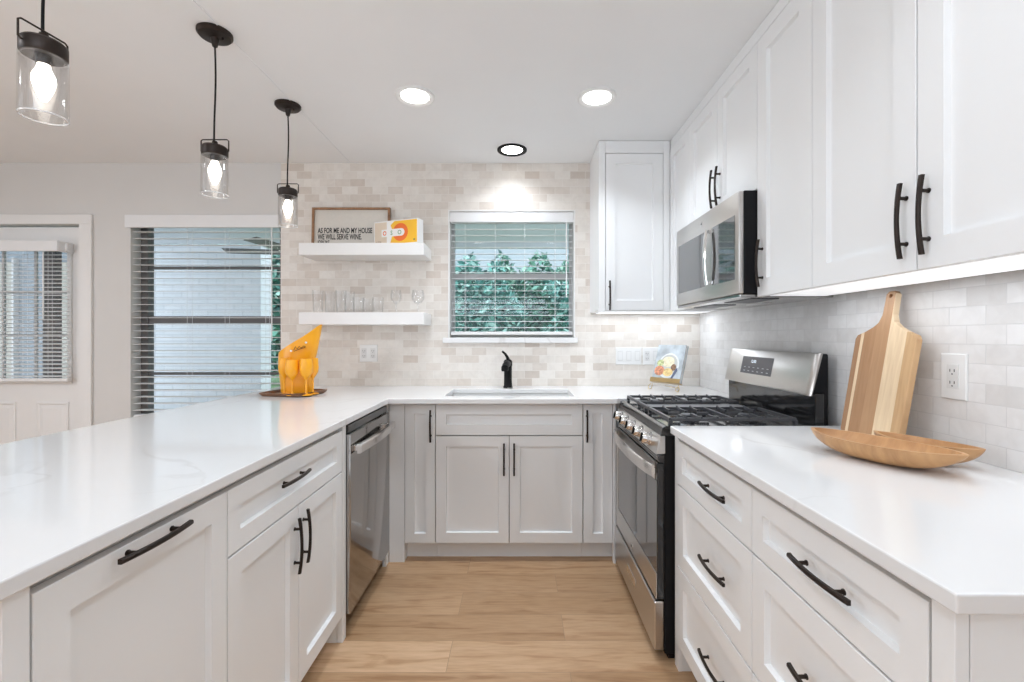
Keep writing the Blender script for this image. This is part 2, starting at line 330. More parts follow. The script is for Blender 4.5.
def grid_solid(mb, us, vs, solid, P, d0, d1, matfn=None):
    """solid built of cells with openings; P(u, v, d)"""
    nu, nv = len(us) - 1, len(vs) - 1; idx = {}
    def vid(i, j, k):
        if (i, j, k) not in idx:
            idx[(i, j, k)] = len(mb.v); mb.v.append(Vector(P(us[i], vs[j], (d0, d1)[k])))
        return idx[(i, j, k)]
    def on(i, j): return 0 <= i < nu and 0 <= j < nv and solid((us[i] + us[i + 1]) / 2, (vs[j] + vs[j + 1]) / 2)
    for i in range(nu):
        for j in range(nv):
            if not on(i, j): continue
            mi = matfn((us[i] + us[i + 1]) / 2, (vs[j] + vs[j + 1]) / 2) if matfn else 0
            q = lambda a: (mb.f.append(a), mb.m.append(mi))
            q([vid(i, j, 0), vid(i + 1, j, 0), vid(i + 1, j + 1, 0), vid(i, j + 1, 0)])
            q([vid(i, j, 1), vid(i, j + 1, 1), vid(i + 1, j + 1, 1), vid(i + 1, j, 1)])
            if not on(i - 1, j): q([vid(i, j, 0), vid(i, j + 1, 0), vid(i, j + 1, 1), vid(i, j, 1)])
            if not on(i + 1, j): q([vid(i + 1, j, 0), vid(i + 1, j, 1), vid(i + 1, j + 1, 1), vid(i + 1, j + 1, 0)])
            if not on(i, j - 1): q([vid(i, j, 0), vid(i, j, 1), vid(i + 1, j, 1), vid(i + 1, j, 0)])
            if not on(i, j + 1): q([vid(i, j + 1, 0), vid(i + 1, j + 1, 0), vid(i + 1, j + 1, 1), vid(i, j + 1, 1)])
    return mb
def text_mesh(name, txt, m, parent, P, u, v, size, xs=1.0, bold=0.0, depth=0.0006, align='LEFT'):
    """lettering lying on the surface P(u, v, d)"""
    cu = bpy.data.curves.new('t', 'FONT'); cu.body = txt; cu.size = size; cu.offset = bold; cu.extrude = 0; cu.align_x = align; cu.resolution_u = 3
    to = bpy.data.objects.new('t', cu); COL.objects.link(to)
    dg = bpy.context.evaluated_depsgraph_get(); dg.update()
    me = bpy.data.meshes.new_from_object(to.evaluated_get(dg)); bpy.data.objects.remove(to)
    mb = MB()
    mb.v = [Vector(P(u + p.co.x * xs, v + p.co.y, depth)) for p in me.vertices]
    mb.f = [list(p.vertices) for p in me.polygons]; mb.m = [0] * len(mb.f)
    return mb.build(name, m, parent, recalc=False)

RX, LX, BY, FY, CH = 1.239, -4.6, 3.15, -4.0, 2.44
# frames: (surface point, direction) helpers for cabinet runs: P(u, v, d) with d outwards
def PL(x): return lambda u, v, d: (x + d, u, v)             # faces +X, u = Y
def PR(x): return lambda u, v, d: (x - d, u, v)             # faces -X, u = Y
def PB(y): return lambda u, v, d: (u, y - d, v)             # faces -Y, u = X

# ------------------------------------------------------------------ setting
def struct(o): o['kind'] = 'structure'; return o
mb = MB(); mb.box(LX - .15, RX + .15, FY - .15, BY + .15, -0.12, 0.0); struct(mb.build('floor', M['floor']))
mb = MB(); mb.box(LX - .15, RX + .15, FY - .15, BY + .15, CH, CH + 0.12); struct(mb.build('ceiling', M['ceil']))
WIN2 = (-2.66, -1.632, 0.66, 2.085); WIN1 = (-0.485, 0.385, 1.245, 2.118); DOOR = (-3.93, -3.00, 0.0, 2.02)
ops = (WIN1, WIN2, DOOR)
us = sorted({LX - .15, -1.63, RX + .15} | {o[0] for o in ops} | {o[1] for o in ops}); vs = sorted({0.0, CH} | {o[2] for o in ops} | {o[3] for o in ops})
mb = grid_solid(MB(), us, vs, lambda u, v: not any(a < u < b and c < v < d for a, b, c, d in ops), PB(BY), 0, -0.15, lambda u, v: 1 if u > -1.63 else 0)
struct(mb.build('wall_back', [M['wall'], M['tile']]))
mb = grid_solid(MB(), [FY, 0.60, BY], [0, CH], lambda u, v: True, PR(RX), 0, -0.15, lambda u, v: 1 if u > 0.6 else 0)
struct(mb.build('wall_right', [M['wall'], M['tile_lit']]))
mb = MB(); mb.box(LX - .15, LX, FY, BY, 0, CH); struct(mb.build('wall_left', M['wall']))
mb = MB(); mb.box(LX - .15, RX + .15, FY - .15, FY, 0, CH); struct(mb.build('wall_front', M['wall']))
mb = MB(); mb.box(-2.92, -2.0, BY - 0.013, BY - .0005, 0, 0.11, 0.003); mb.box(LX, -4.02, BY - 0.013, BY - .0005, 0, 0.11, 0.003); struct(mb.build('baseboard_back', M['trim']))
mb = MB(); mb.box(LX + .0005, LX + .013, FY, BY, 0, 0.11, 0.003); struct(mb.build('baseboard_left', M['trim']))
# fine joint in the ceiling that runs past the pendants
mb = MB()
mb.box(-1.151, -1.149, -1.0, BY - .01, CH - 0.004, CH - 0.0002); struct(mb.build('trim_ceiling', M['ceil']))

# door_1 with casing
mb = MB()
for x0, x1 in ((-4.02, -3.93), (-3.00, -2.915)):
    mb.box(x0, x1, BY - 0.018, BY - .0005, 0, 2.02, 0.003)
mb.box(-4.02, -2.915, BY - 0.018, BY - .0005, 2.02, 2.085, 0.003)
struct(mb.build('trim_1', M['trim']))
door = bpy.data.objects.new('door_1', None); COL.objects.link(door); door.location = (-3.46, BY, 0); door['_b'] = (-3.46, BY, 0); struct(door)
DX0, DX1, DZ1 = -3.925, -3.008, 2.008; G0, G1, GZ0, GZ1 = -3.80, -3.115, 0.96, 1.86; DYF, DYB = BY + 0.03, BY + 0.075
mb = grid_solid(MB(), [DX0, G0, G1, DX1], [0.006, GZ0, GZ1, DZ1], lambda u, v: not (G0 < u < G1 and GZ0 < v < GZ1), PB(DYF), 0, -0.045)
mb.build('door_leaf', M['trim'], door, bevel=0.002)
for i, (a, b_) in enumerate(((-3.84, -3.50), (-3.33, -3.11))):
    mb = MB()
    if i == 0: a, b_ = -3.80, -3.475
    def rect(e, d): return [(a + e, DYF - d, 0.2 + e), (b_ - e, DYF - d, 0.2 + e), (b_ - e, DYF - d, 0.80 - e), (a + e, DYF - d, 0.80 - e)]
    mb.rings([rect(0, -0.001), rect(0, 0.006), rect(.010, .009), rect(.02, 0.003), rect(.045, 0.0075)], True, True)
    mb.build('raised_panel', M['trim'], door)
mb = MB(); mb.box(G0, G1, BY + .050, BY + .054, GZ0, GZ1); mb.build('glass', M['pane'], door)
mb = MB()
for x in (-3.585, -3.36): mb.box(x - .009, x + .009, BY + .046, BY + .058, GZ0, GZ1)
for z in (1.26, 1.56): mb.box(G0, G1, BY + .045, BY + .059, z - .009, z + .009)
mb.build('muntin_grid', M['vinyl'], door)
mb = MB(); mb.box(G1, G1 + .03, DYF - .012, DYF + .002, GZ0 - .03, GZ1 + .03, .003); mb.box(G0 - .03, G0, DYF - .012, DYF + .002, GZ0 - .03, GZ1 + .03, .003)
mb.box(G0, G1, DYF - .012, DYF + .002, GZ0 - .03, GZ0, .003); mb.box(G0, G1, DYF - .012, DYF + .002, GZ1, GZ1 + .03, .003); mb.build('glass_surround', M['trim'], door)
mb = MB(); mb.lathe([(0.0, 0), (.028, 0), (.028, .006), (.012, .012), (.010, .04), (.026, .05), (.03, .065), (.02, .078), (0.0, .08)], (-3.86, 0, 0), axis='y')
for v in mb.v: v.y = DYF - v.y; v.z += 0.96
mb.build('door_knob', M['bronze'], door, smooth=True)
for z in (0.25, 1.05, 1.80):
    mb = MB(); mb.box(-3.012, -3.002, DYF - .006, DYF + .001, z - .045, z + .045); mb.build('hinge', M['vinyl'], door)

# windows
def window(name, w, fm, sash_z, yin=BY + 0.085, fw=0.03):
    x0, x1, z0, z1 = w[0] + .0006, w[1] - .0006, w[2] + .0006, w[3] - .0006
    r = bpy.data.objects.new(name, None); COL.objects.link(r); r.location = ((x0 + x1) / 2, BY, z0); r['_b'] = tuple(r.location); struct(r)
    P = PB(yin)
    mb = grid_solid(MB(), [x0, x0 + fw, x1 - fw, x1], [z0, z0 + fw, z1 - fw, z1], lambda u, v: not (x0 + fw < u < x1 - fw and z0 + fw < v < z1 - fw), P, 0.0, -0.055)
    mb.build('window_frame', fm, r, bevel=0.002)
    mb = MB()
    for z, h in sash_z: mb.box(x0 + fw, x1 - fw, yin + .008, yin + .040, z - h / 2, z + h / 2, .002)
    mb.build('sash_rail', fm, r)
    mb = MB(); mb.box(x0 + fw, x1 - fw, yin + .022, yin + .026, z0 + fw, z1 - fw); mb.build('pane', M['pane'], r)
    return r
w1 = window('window_1', WIN1, M['vinyl'], [(1.675, .045)])
w2 = window('window_2', WIN2, M['wframe'], [(1.37, .05), (1.737, .018), (.99, .018)], fw=.05)
mb = MB(); mb.box(-0.52, 0.40, BY - 0.022, BY + 0.085, 1.208, 1.2445, 0.003); mb.build('window_sill', M['quartz'], w1)
mb = MB()
for x in (-0.4848, 0.3752): mb.box(x, x + .0096, BY - .002, BY + .085, 1.246, 2.1174)
mb.box(-.475, .375, BY - .002, BY + .085, 2.1084, 2.1174); mb.build('jamb_liner', M['trim'], w1)
mb = MB(); mb.box(WIN2[0] - .02, -1.633, BY - .02, BY + .085, 0.635, 0.6595, .003); mb.build('window_sill', M['trim'], w2)

# blinds
def blind(name, label, x0, x1, yf, depth, z0, z1, sp, vz0, vz1, ladders, wand, tilt=0.0, vx=None, vyf=None, vdepth=None, vyb=None):
    t = thing(name, label, 'window blind', ((x0 + x1) / 2, yf, z0))
    yc = yf + depth / 2; mb = MB(); z = z0 + sp; 
    while z < vz0 + .01:
        m4 = Matrix.Translation((0, yc, z)) @ Matrix.Rotation(tilt, 4, 'X')
        mb.obb(m4, x0, x1, -depth / 2, depth / 2, -.0013, .0013); z += sp
    mb.build('slats', M['blind'], t)
    mb = MB(); mb.box(x0, x1, yc - depth / 2, yc + depth / 2, z0 - .008, z0 + .014, .003); mb.build('bottom_rail', M['blind'], t)
    vx = vx or (x0 - .004, x1 + .004); vyf = vyf if vyf is not None else yf - .012
    mb = MB(); mb.box(vx[0], vx[1], vyf, vyf + .012, vz0, vz1, .003)
    if vyb: mb.box(vx[0], vx[0] + .01, vyf + .011, vyb, vz0, vz1, .002); mb.box(vx[1] - .01, vx[1], vyf + .011, vyb, vz0, vz1, .002); mb.box(vx[0] + .01, vx[1] - .01, vyf + .011, vyb, vz1 - .008, vz1, .002)
    mb.build('valance', M['blind'], t)
    mb = MB(); mb.box(x0 + .002, x1 - .002, yc - min(.022, depth / 2), yc + min(.022, depth / 2), vz0 + .012, vz1 - .012, .002); mb.build('head_rail', M['blind'], t)
    for x in ladders:
        mb = MB()
        for y in (yc - depth / 2 - .001, yc + depth / 2 + .001): mb.tube([(x, y, z0), (x, y, vz0 + .01)], .0011, 5)
        mb.build('ladder_cord', M['blind'], t)
    if wand:
        wx, wz = wand; wy = yf - .018
        mb = MB(); mb.tube([(wx, yc - .01, vz0 + .016), (wx, wy, vz0 + .002), (wx, wy, wz)], .0042, 8); mb.build('tilt_wand', M['blind'], t, smooth=True)
    return t
blind('venetian_blind', 'white slatted blind filling the tiled window above the sink', -.470, .370, BY + .020, .048, 1.272, 2.04, .0425, 2.036, 2.105,
      (-.372, -.165, .040, .250), (.325, 1.52), 0.10, vx=(-.474, .3745), vyf=BY + .002)
blind('venetian_blind', 'white slatted blind over the tall window beside the tile wall', -2.652, -1.640, BY + .012, .048, .70, 2.0, .0455, 1.996, 2.083,
      (-2.28, -2.02, -1.74), (-1.69, 1.22), 0.06, vx=(-2.69, -1.634), vyf=BY - .016)
blind('venetian_blind', 'narrow-slat white blind mounted on the glazed door', -3.84, -3.058, BY - .033, .026, .955, 1.83, .0275, 1.822, 1.894,
      (-3.72, -3.50, -3.36, -3.19), (-3.205, 1.37), 0.25, vx=(-3.86, -3.078), vyf=BY - .085, vyb=BY + .029)

# ------------------------------------------------------------------ cabinets
def shaker(mb, P, u0, u1, v0, v1, fr=.057, rec=.014, th=.02, slab=False):
    if u0 > u1: u0, u1 = u1, u0
    def rc(e, d): return [P(u0 + e, v0 + e, d), P(u1 - e, v0 + e, d), P(u1 - e, v1 - e, d), P(u0 + e, v1 - e, d)]
    rings = [rc(0, -th), rc(0, -.0012), rc(.0012, 0)]
    if not slab: rings += [rc(fr, 0), rc(fr + .0025, -rec)]
    return mb.rings(rings)
def pull(parent, P, uc, vc, vertical, L=.178, cc=.108, out=.025):
    """arched bronze bar pull on two posts; P gives the mount surface"""
    def Q(a, b, d): return Vector(P(uc + b, vc + a, d) if vertical else P(uc + a, vc + b, d))
    mb = MB(); n = 12; rings = []
    for i in range(n + 1):
        a = -L / 2 + L * i / n; t = 2 * a / L; d = out - 0.008 * t * t; h = .0048; w = .0034 + .0010 * abs(t)
        rings.append([Q(a, -h, d - w), Q(a, h, d - w), Q(a, h * 1.0, d + w * .5), Q(a, h * .5, d + w), Q(a, -h * .5, d + w), Q(a, -h, d + w * .5)])
    mb.rings(rings)
    for sgn in (-1, 1):
        mb.tube([Q(sgn * cc / 2, 0, .0), Q(sgn * cc / 2, 0, out - .006)], .0042, 10)
        mb.tube([Q(sgn * cc / 2, 0, .0), Q(sgn * cc / 2, 0, .002)], .0058, 12)
    return mb.build('handle', M['bronze'], parent, smooth=True)
G = .0016
def front(t, name, P, u0, u1, v0, v1, hd=None, **kw):
    mb = MB(); shaker(mb, P, u0 + G, u1 - G, v0 + G, v1 - G, **kw)
    o = mb.build(name, M['cab'], t)
    if hd:
        uc, vc, ver = hd; sunk = 0.0
        pull(o, P, uc, vc, ver)
    return o
TOPZ, TOE = .885, .10
# left run (faces +X), face of fronts at X = -.722
P = PL(-.722); LB = -1.33
def base_left(label, y0, y1):
    t = thing('base_cabinet', label, 'cabinet', (-1.02, (y0 + y1) / 2, 0))
    return t
t = base_left('white pull-out base cabinet with one tall front at the peninsula end', .642, 1.14)
mb = MB(); mb.box(LB + .001, -.7430, .642, 1.1395, TOE, TOPZ); mb.build('carcass', M['gap_shade'], t)
mb = MB(); mb.box(LB + .02, -.80, .66, 1.139, 0.0, TOE - .001); mb.build('toe_kick', M['cab'], t)
front(t, 'door', P, .682, 1.1395, .105, .868, (.902, .851, False))
mb = MB(); mb.box(-.7425, -.722, .642, .6795, 0, TOPZ - .001, .001); mb.build('filler_strip', M['cab'], t)
mb = MB(); mb.box(-1.33, -.7435, .624, .6415, 0, TOPZ, .001); mb.build('end_panel', M['cab'], t)
t = base_left('white base cabinet with one drawer above two doors beside the dishwasher', 1.141, 1.915)
mb = MB(); mb.box(LB + .001, -.7430, 1.1405, 1.9145, TOE, TOPZ); mb.build('carcass', M['gap_shade'], t)
mb = MB(); mb.box(LB + .02, -.80, 1.1405, 1.876, 0.0, TOE - .001); mb.build('toe_kick', M['cab'], t)
front(t, 'drawer', P, 1.1405, 1.876, .700, .868, (1.465, .801, False), fr=.05)
front(t, 'door', P, 1.1405, 1.508, .105, .698, (1.479, .577, True))
front(t, 'door', P, 1.509, 1.876, .105, .698, (1.538, .585, True))
mb = MB(); mb.box(-.7425, -.720, 1.8775, 1.9145, 0, TOPZ - .001, .001); mb.box(-.83, -.744, 1.8775, 1.9145, 0, TOE - .001); mb.build('end_panel', M['cab'], t)
# panel that backs the peninsula under the overhang
mb = MB(); mb.box(-1.352, -1.3305, .624, 3.13, 0, TOPZ, .001)
for y in (.70, 1.33, 1.96, 2.59):
    shaker(mb, lambda u, v, d: (-1.353 - d, u, v), y, y + .5, .12, .86, rec=.006, th=.001)
tag(mb.build('peninsula_back_panel', M['cab'], None, (-1.34, 1.9, 0)), 'white panelling on the dining side of the peninsula, under the worktop overhang', 'panel')

# back run (faces -Y), fronts at Y = 2.55
P = PB(2.55)
def base_back(label, x0, x1, wide=None):
    t = thing('base_cabinet', label, 'cabinet', ((x0 + x1) / 2, 2.87, 0))
    xa, xb = wide or (x0, x1)
    mb = MB(); mb.box(xa + .0004, xb - .0004, 2.571, 3.148, TOE, TOPZ); mb.build('carcass', M['gap_shade'], t)
    mb = MB(); mb.box(xa + .0004, xb - .0004, 2.62, 2.64, 0.0, TOE - .001); mb.build('toe_kick', M['cab'], t)
    return t
t = base_back('narrow white base cabinet left of the sink cabinet, next to the dishwasher corner', -.7195, -.464)
mb = MB(); mb.box(-.7195, -.635, 2.55, 2.5705, 0.0, TOPZ, .001); mb.box(-.6525, -.6355, 2.5706, 2.619, 0, TOE - .002); mb.build('corner_filler', M['cab'], t)
front(t, 'door', P, -.634, -.464, .105, .878, (-.489, .757, True), fr=.052)
t = thing('base_cabinet', 'wide white sink cabinet with two doors under the window', 'cabinet', (-.055, 2.87, 0))
mb = MB(); mb.box(-.4636, .3546, 2.571, 2.588, TOE, TOPZ); mb.box(-.4636, -.45, 2.6, 3.148, TOE, TOPZ); mb.box(.341, .3546, 2.6, 3.148, TOE, TOPZ); mb.box(-.45, .341, 2.6, 3.148, TOE, .12); mb.build('carcass', M['gap_shade'], t)
mb = MB(); mb.box(-.4636, .3546, 2.62, 2.64, 0.0, TOE - .001); mb.build('toe_kick', M['cab'], t)
front(t, 'false_drawer_front', P, -.463, .354, .703, .878)
front(t, 'door', P, -.463, -.0545, .105, .700, (-.083, .573, True))
front(t, 'door', P, -.0535, .354, .105, .700, (-.027, .573, True))
t = base_back('narrow white base cabinet between the sink cabinet and the gas range', .3552, .535, (.3552, 1.236))
front(t, 'door', P, .356, .519, .105, .878, (.376, .757, True), fr=.052)
mb = MB(); mb.box(.5205, .5345, 2.535, 2.5705, 0.0, TOPZ, .001); mb.build('filler_strip', M['cab'], t)
mb = MB(); mb.box(.5365, 1.236, 2.5665, 2.5705, 0.0, TOPZ); mb.build('blind_panel', M['cab'], t)

# right run (faces -X), fronts at X = .59
P = PR(.59)
def drawers(label, y0, y1, f0, f1, hy):
    t = thing('drawer_cabinet', label, 'cabinet', (.9, (y0 + y1) / 2, 0))
    mb = MB(); mb.box(.6105, 1.236, y0, y1, TOE, TOPZ); mb.build('carcass', M['gap_shade'], t)
    mb = MB(); mb.box(.67, 1.236, y0 + .001, y1 - .001, 0.0, TOE - .001); mb.build('toe_kick', M['cab'], t)
    for k, (z0, z1) in enumerate(((.105, .400), (.403, .702), (.704, .868))):
        front(t, 'drawer', P, f0, f1, z0, z1, (hy[k], (z0 + z1) / 2, False), fr=.05 if k == 2 else .057)
    return t
t = drawers('white three-drawer base cabinet right beside the gas range', 1.1665, 1.716, 1.167, 1.715, (1.378, 1.378, 1.378))
mb = MB(); mb.box(.5955, .6100, 1.7165, 1.757, 0, TOPZ, .001); mb.box(.6105, 1.236, 1.7175, 1.757, 0, TOPZ, .001); mb.build('end_panel', M['cab'], t)
t = drawers('white three-drawer base cabinet at the near end of the right counter', .645, 1.166, .662, 1.166, (.889, .889, .889))
mb = MB(); mb.box(.590, .6100, .6225, .6585, 0, TOPZ, .001); mb.build('corner_post', M['cab'], t)
mb = MB(); shaker(mb, lambda u, v, d: (u, .6225 - d, v), .6115, 1.236, .0, TOPZ - .001, fr=.075, rec=.007, th=.0215); mb.build('end_panel', M['cab'], t)

# worktops
P3 = lambda u, v, d: (u, v, d)
SK = (-.425, .315, 2.60, 2.965)
def top_solid(u, v):
    if SK[0] < u < SK[1] and SK[2] < v < SK[3]: return False
    if u < -.71: return True
    if u > .535: return v > 2.514
    return v > 2.49
mb = grid_solid(MB(), [-1.62, -.71, SK[0], SK[1], .535, RX - .001], [.600, 2.49, 2.514, SK[2], SK[3], BY - .001], top_solid, P3, .886, .914)
tag(mb.build('quartz_worktop', M['quartz'], None, (-1.1, 1.9, .886), bevel=.003), 'long white quartz worktop of the peninsula turning along the sink wall', 'countertop')
mb = grid_solid(MB(), [.570, RX - .001], [.599, 1.735], lambda u, v: True, P3, .886, .914)
tag(mb.build('quartz_worktop', M['quartz'], None, (.9, 1.16, .886), bevel=.003), 'short white quartz worktop in front of the range, under the wooden bowls', 'countertop')

# sink
t = thing('kitchen_sink', 'white undermount sink set in the worktop below the window', 'sink', (-.055, 2.78, .66))
mb = MB(); x0, x1, y0, y1 = SK[0] - .006, SK[1] + .006, SK[2] - .006, SK[3] + .006
def rr(e, z): return [(x0 + e, y0 + e, z), (x1 - e, y0 + e, z), (x1 - e, y1 - e, z), (x0 + e, y1 - e, z)]
mb.rings([rr(-.003, .884), rr(0, .884), rr(.004, .70), rr(.03, .675)], True, False); mb.add(rr(.03, .675), [[0, 1, 2, 3]])
mb.rings([rr(-.003, .884), rr(-.003, .87), rr(-.002, .70), rr(.01, .66)], True, False); mb.add(rr(.01, .66), [[0, 1, 2, 3]])
mb.build('basin', M['sink'], t)
mb = MB(); mb.lathe([(0, 0), (.04, 0), (.045, .004), (.0, .004)], (-.055, 2.80, .676)); mb.build('drain', M['steel'], t, smooth=True)
# faucet
t = thing('kitchen_faucet', 'black single-lever faucet standing behind the sink', 'faucet', (-.073, 3.04, .914))
mb = MB(); c = (-.073, 3.04, .914)
mb.lathe([(0, 0.0005), (.031, .0005), (.031, .008), (.027, .014), (.026, .05), (.026, .14), (.0285, .15), (.0285, .175), (.020, .186), (0, .188)], c, 24); mb.build('body', M['black'], t, smooth=True)
mb = MB(); mb.tube([(-.073, 3.02, 1.072), (-.078, 2.95, 1.078), (-.085, 2.885, 1.068), (-.088, 2.862, 1.056)], [.022, .021, .022, .022], 14); mb.lathe([(.0, 0), (.02, 0), (.023, .012), (.022, .03)], (-.088, 2.862, 1.036)); mb.build('spout', M['black'], t, smooth=True)
mb = MB(); mb.tube([(-.071, 3.035, 1.098), (-.078, 3.025, 1.118), (-.090, 3.01, 1.138), (-.108, 2.995, 1.155)], [.012, .010, .0085, .007], 10); mb.build('lever', M['black'], t, smooth=True)
mb = MB(); mb.lathe([(0, 0.0005), (.014, .0005), (.014, .006), (0, .007)], (-.062, 2.985, .914), 16)
tag(mb.build('air_switch_button', M['steel'], None, (-.062, 2.985, .914), smooth=True), 'small round metal button in the worktop in front of the faucet', 'button')

# upper cabinets
UZ0, UZ1 = 1.402, 2.384; UX = .915
P = PR(UX)
def upper_right(name, label, y0, y1, z0, box_y=None):
    t = thing(name, label, 'cabinet', (1.08, (y0 + y1) / 2, z0))
    mb = MB(); mb.box(UX + .021, RX - .001, y0 + .0003, y1 - .0003, z0 + .012, CH - .002); mb.build('carcass', M['gap_shade'], t)
    mb = MB(); mb.box(UX + .004, UX + .0205, y0 + .0003, y1 - .0003, UZ1 + .005, CH - .002); mb.build('crown_strip', M['cab'], t)
    return t
t = upper_right('wall_cabinet', 'tall white two-door wall cabinet above the cutting board, farthest from the corner', .66, 1.437, UZ0)
front(t, 'door', P, .66, 1.0585, UZ0, UZ1, (1.027, 1.522, True), fr=.065); front(t, 'door', P, 1.0595, 1.437, UZ0, UZ1, (1.086, 1.522, True), fr=.065)
t = upper_right('wall_cabinet', 'tall white single-door wall cabinet right beside the microwave', 1.438, 1.768, UZ0)
front(t, 'door', P, 1.438, 1.768, UZ0, UZ1, (1.728, 1.526, True), fr=.065)
t = upper_right('wall_cabinet', 'short white two-door wall cabinet above the microwave', 1.769, 2.476, 1.818)
front(t, 'door', P, 1.769, 2.1245, 1.818, UZ1, (2.093, 1.937, True), fr=.06); front(t, 'door', P, 2.1255, 2.476, 1.818, UZ1, (2.150, 1.939, True), fr=.06)
t = upper_right('wall_cabinet', 'narrow white corner cabinet front between microwave and back wall cabinet', 2.477, 2.79, UZ0)
front(t, 'door', P, 2.477, 2.787, UZ0, UZ1, None, fr=.06)
t = thing('wall_cabinet', 'tall narrow white wall cabinet on the back wall right of the window', 'cabinet', (.7, 2.97, UZ0))
mb = MB(); mb.box(.485, RX - .001, 2.8085, BY - .001, UZ0 + .012, CH - .002); mb.box(UX + .0215, RX - .001, 2.7905, 2.808, UZ0 + .012, CH - .002); mb.build('carcass', M['cab'], t)
mb = MB(); mb.box(.483, .523, 2.788, 2.808, UZ0, CH - .002, .001); mb.box(.8755, UX - .001, 2.788, 2.808, UZ0, CH - .002, .001); mb.box(.5235, .875, 2.788, 2.808, 2.3645, CH - .002, .001); mb.build('face_frame', M['cab'], t)
front(t, 'door', PB(2.788), .5245, .8745, UZ0 + .008, 2.363, (.548, 1.500, True), fr=.06)
# under-cabinet lights; the wide glowing lens stands for the brightly lit underside
def led(label, x0, x1, y0, y1, z, power, group='light bars under the wall cabinets'):
    t = thing('cabinet_light', label, 'cabinet light', ((x0 + x1) / 2, (y0 + y1) / 2, z))
    mb = MB(); mb.box(x0 - .004, x1 + .004, y0 - .004, y1 + .004, z - .002, z + .0035, .001); mb.build('housing', M['plastic'], t)
    mb = MB(); mb.box(x0, x1, y0, y1, z - .0045, z - .0022); mb.build('lens', M['led'], t)
    area('light_bar_lamp', ((x0 + x1) / 2, (y0 + y1) / 2, z - .007), (0, .0, -1), x1 - x0, y1 - y0, power, (.90, .98, 1.08))
led('cabinet light with a wide glow standing for the lit underside, above the cutting board', .955, 1.165, .68, 1.75, 1.4100, 1.15)
led('cabinet light with a wide glow standing for the lit underside, above the cookbook', .52, 1.19, 2.86, 3.10, 1.4100, 1.25)

# ------------------------------------------------------------------ dishwasher
t = thing('dishwasher', 'stainless steel dishwasher with bar handle in the left cabinet run', 'dishwasher', (-1.0, 2.2, 0))
y0, y1 = 1.9165, 2.4985
mb = MB(); mb.box(-1.32, -.746, y0, y1, .09, .884); mb.build('tub', M['black'], t)
mb = MB(); mb.box(-.745, -.715, y0 + .004, y1 - .004, .843, .878, .003); mb.build('control_strip', M['gblack'], t)
mb = MB(); mb.box(-.745, -.702, y0 + .003, y1 - .003, .092, .842, .004, seg=2); mb.build('door', M['steelv'], t, smooth=True)
mb = MB()
hx = -.669
rings = []
for i in range(13):
    f = i / 12; y = y0 + .025 + f * (y1 - y0 - .05); b = 4 * f * (1 - f) * .012
    rings.append([(hx + b - .014, y, .757), (hx + b, y, .757), (hx + b + .004, y, .762), (hx + b + .004, y, .792), (hx + b, y, .797), (hx + b - .014, y, .797)])
mb.rings(rings); 
for y in (y0 + .045, y1 - .045): mb.box(-.7025, hx - .008, y - .012, y + .012, .765, .79, .002)
mb.build('handle', M['chrome'], t, smooth=True)
mb = MB(); mb.box(-.80, -.78, y0 + .002, y1 - .002, .0, .09); mb.build('toe_kick', M['black'], t)
mb = MB(); mb.box(-.742, -.722, 2.500, 2.5485, .0, TOPZ - .001, .001)
tag(mb.build('filler_panel', M['cab'], None, (-.73, 2.52, 0)), 'narrow white strip closing the corner past the dishwasher', 'panel')

# ------------------------------------------------------------------ gas range
RY0, RY1 = 1.7685, 2.5045
t = thing('gas_range', 'stainless steel and black gas range with five knobs', 'stove', (.88, 2.14, 0))
mb = MB(); mb.box(.560, 1.215, RY0, RY1, .03, .868, .003); mb.box(.58, 1.2, RY0 + .02, RY1 - .02, .0, .0298); mb.build('body', M['black'], t)
mb = MB(); P = PR(0)
poly = [(.545, .868), (.552, .900), (.565, .906), (1.215, .906), (1.215, .8685), (.56, .8685)]
mb.rings([[(x, y, z) for x, z in poly] for y in (RY0, RY1)]); mb.build('cooktop', M['gblack'], t, bevel=.002)
mb = MB(); mb.box(.605, 1.07, 2.085, 2.247, .9065, .921, .003); mb.build('centre_griddle', mat('grey_enamel', (.22, .22, .225), .3, var=.05), t)
mb = MB(); poly = [(.543, .8665), (.5625, .8675), (.575, .80), (.526, .797)]
mb.rings([[(x, y, z) for x, z in poly] for y in (RY0 + .001, RY1 - .001)]); mb.build('control_panel', M['steel'], t, bevel=.002)
nrm = Vector((-.07, 0, -.017)).normalized(); nrm = Vector((-.972, 0, .236))
for i in range(5):
    y = 1.875 + i * (2.40 - 1.875) / 4; c = Vector((.538, y, .833))
    mb = MB(); mb.tube([c, c + nrm * .012], [.029, .028], 20); mb.tube([c + nrm * .010, c + nrm * .020, c + nrm * .036, c + nrm * .040], [.024, .0235, .022, .019], 20)
    kb = mb.build('knob', M['chrome'], t, smooth=True)
    mb = MB(); q = c + nrm * .040; mb.obb(Matrix.Translation(q) @ nrm.to_track_quat('Z', 'Y').to_matrix().to_4x4(), -.0035, .0035, -.017, .017, -.004, .005, .001); mb.build('grip_bar', M['black'], kb)
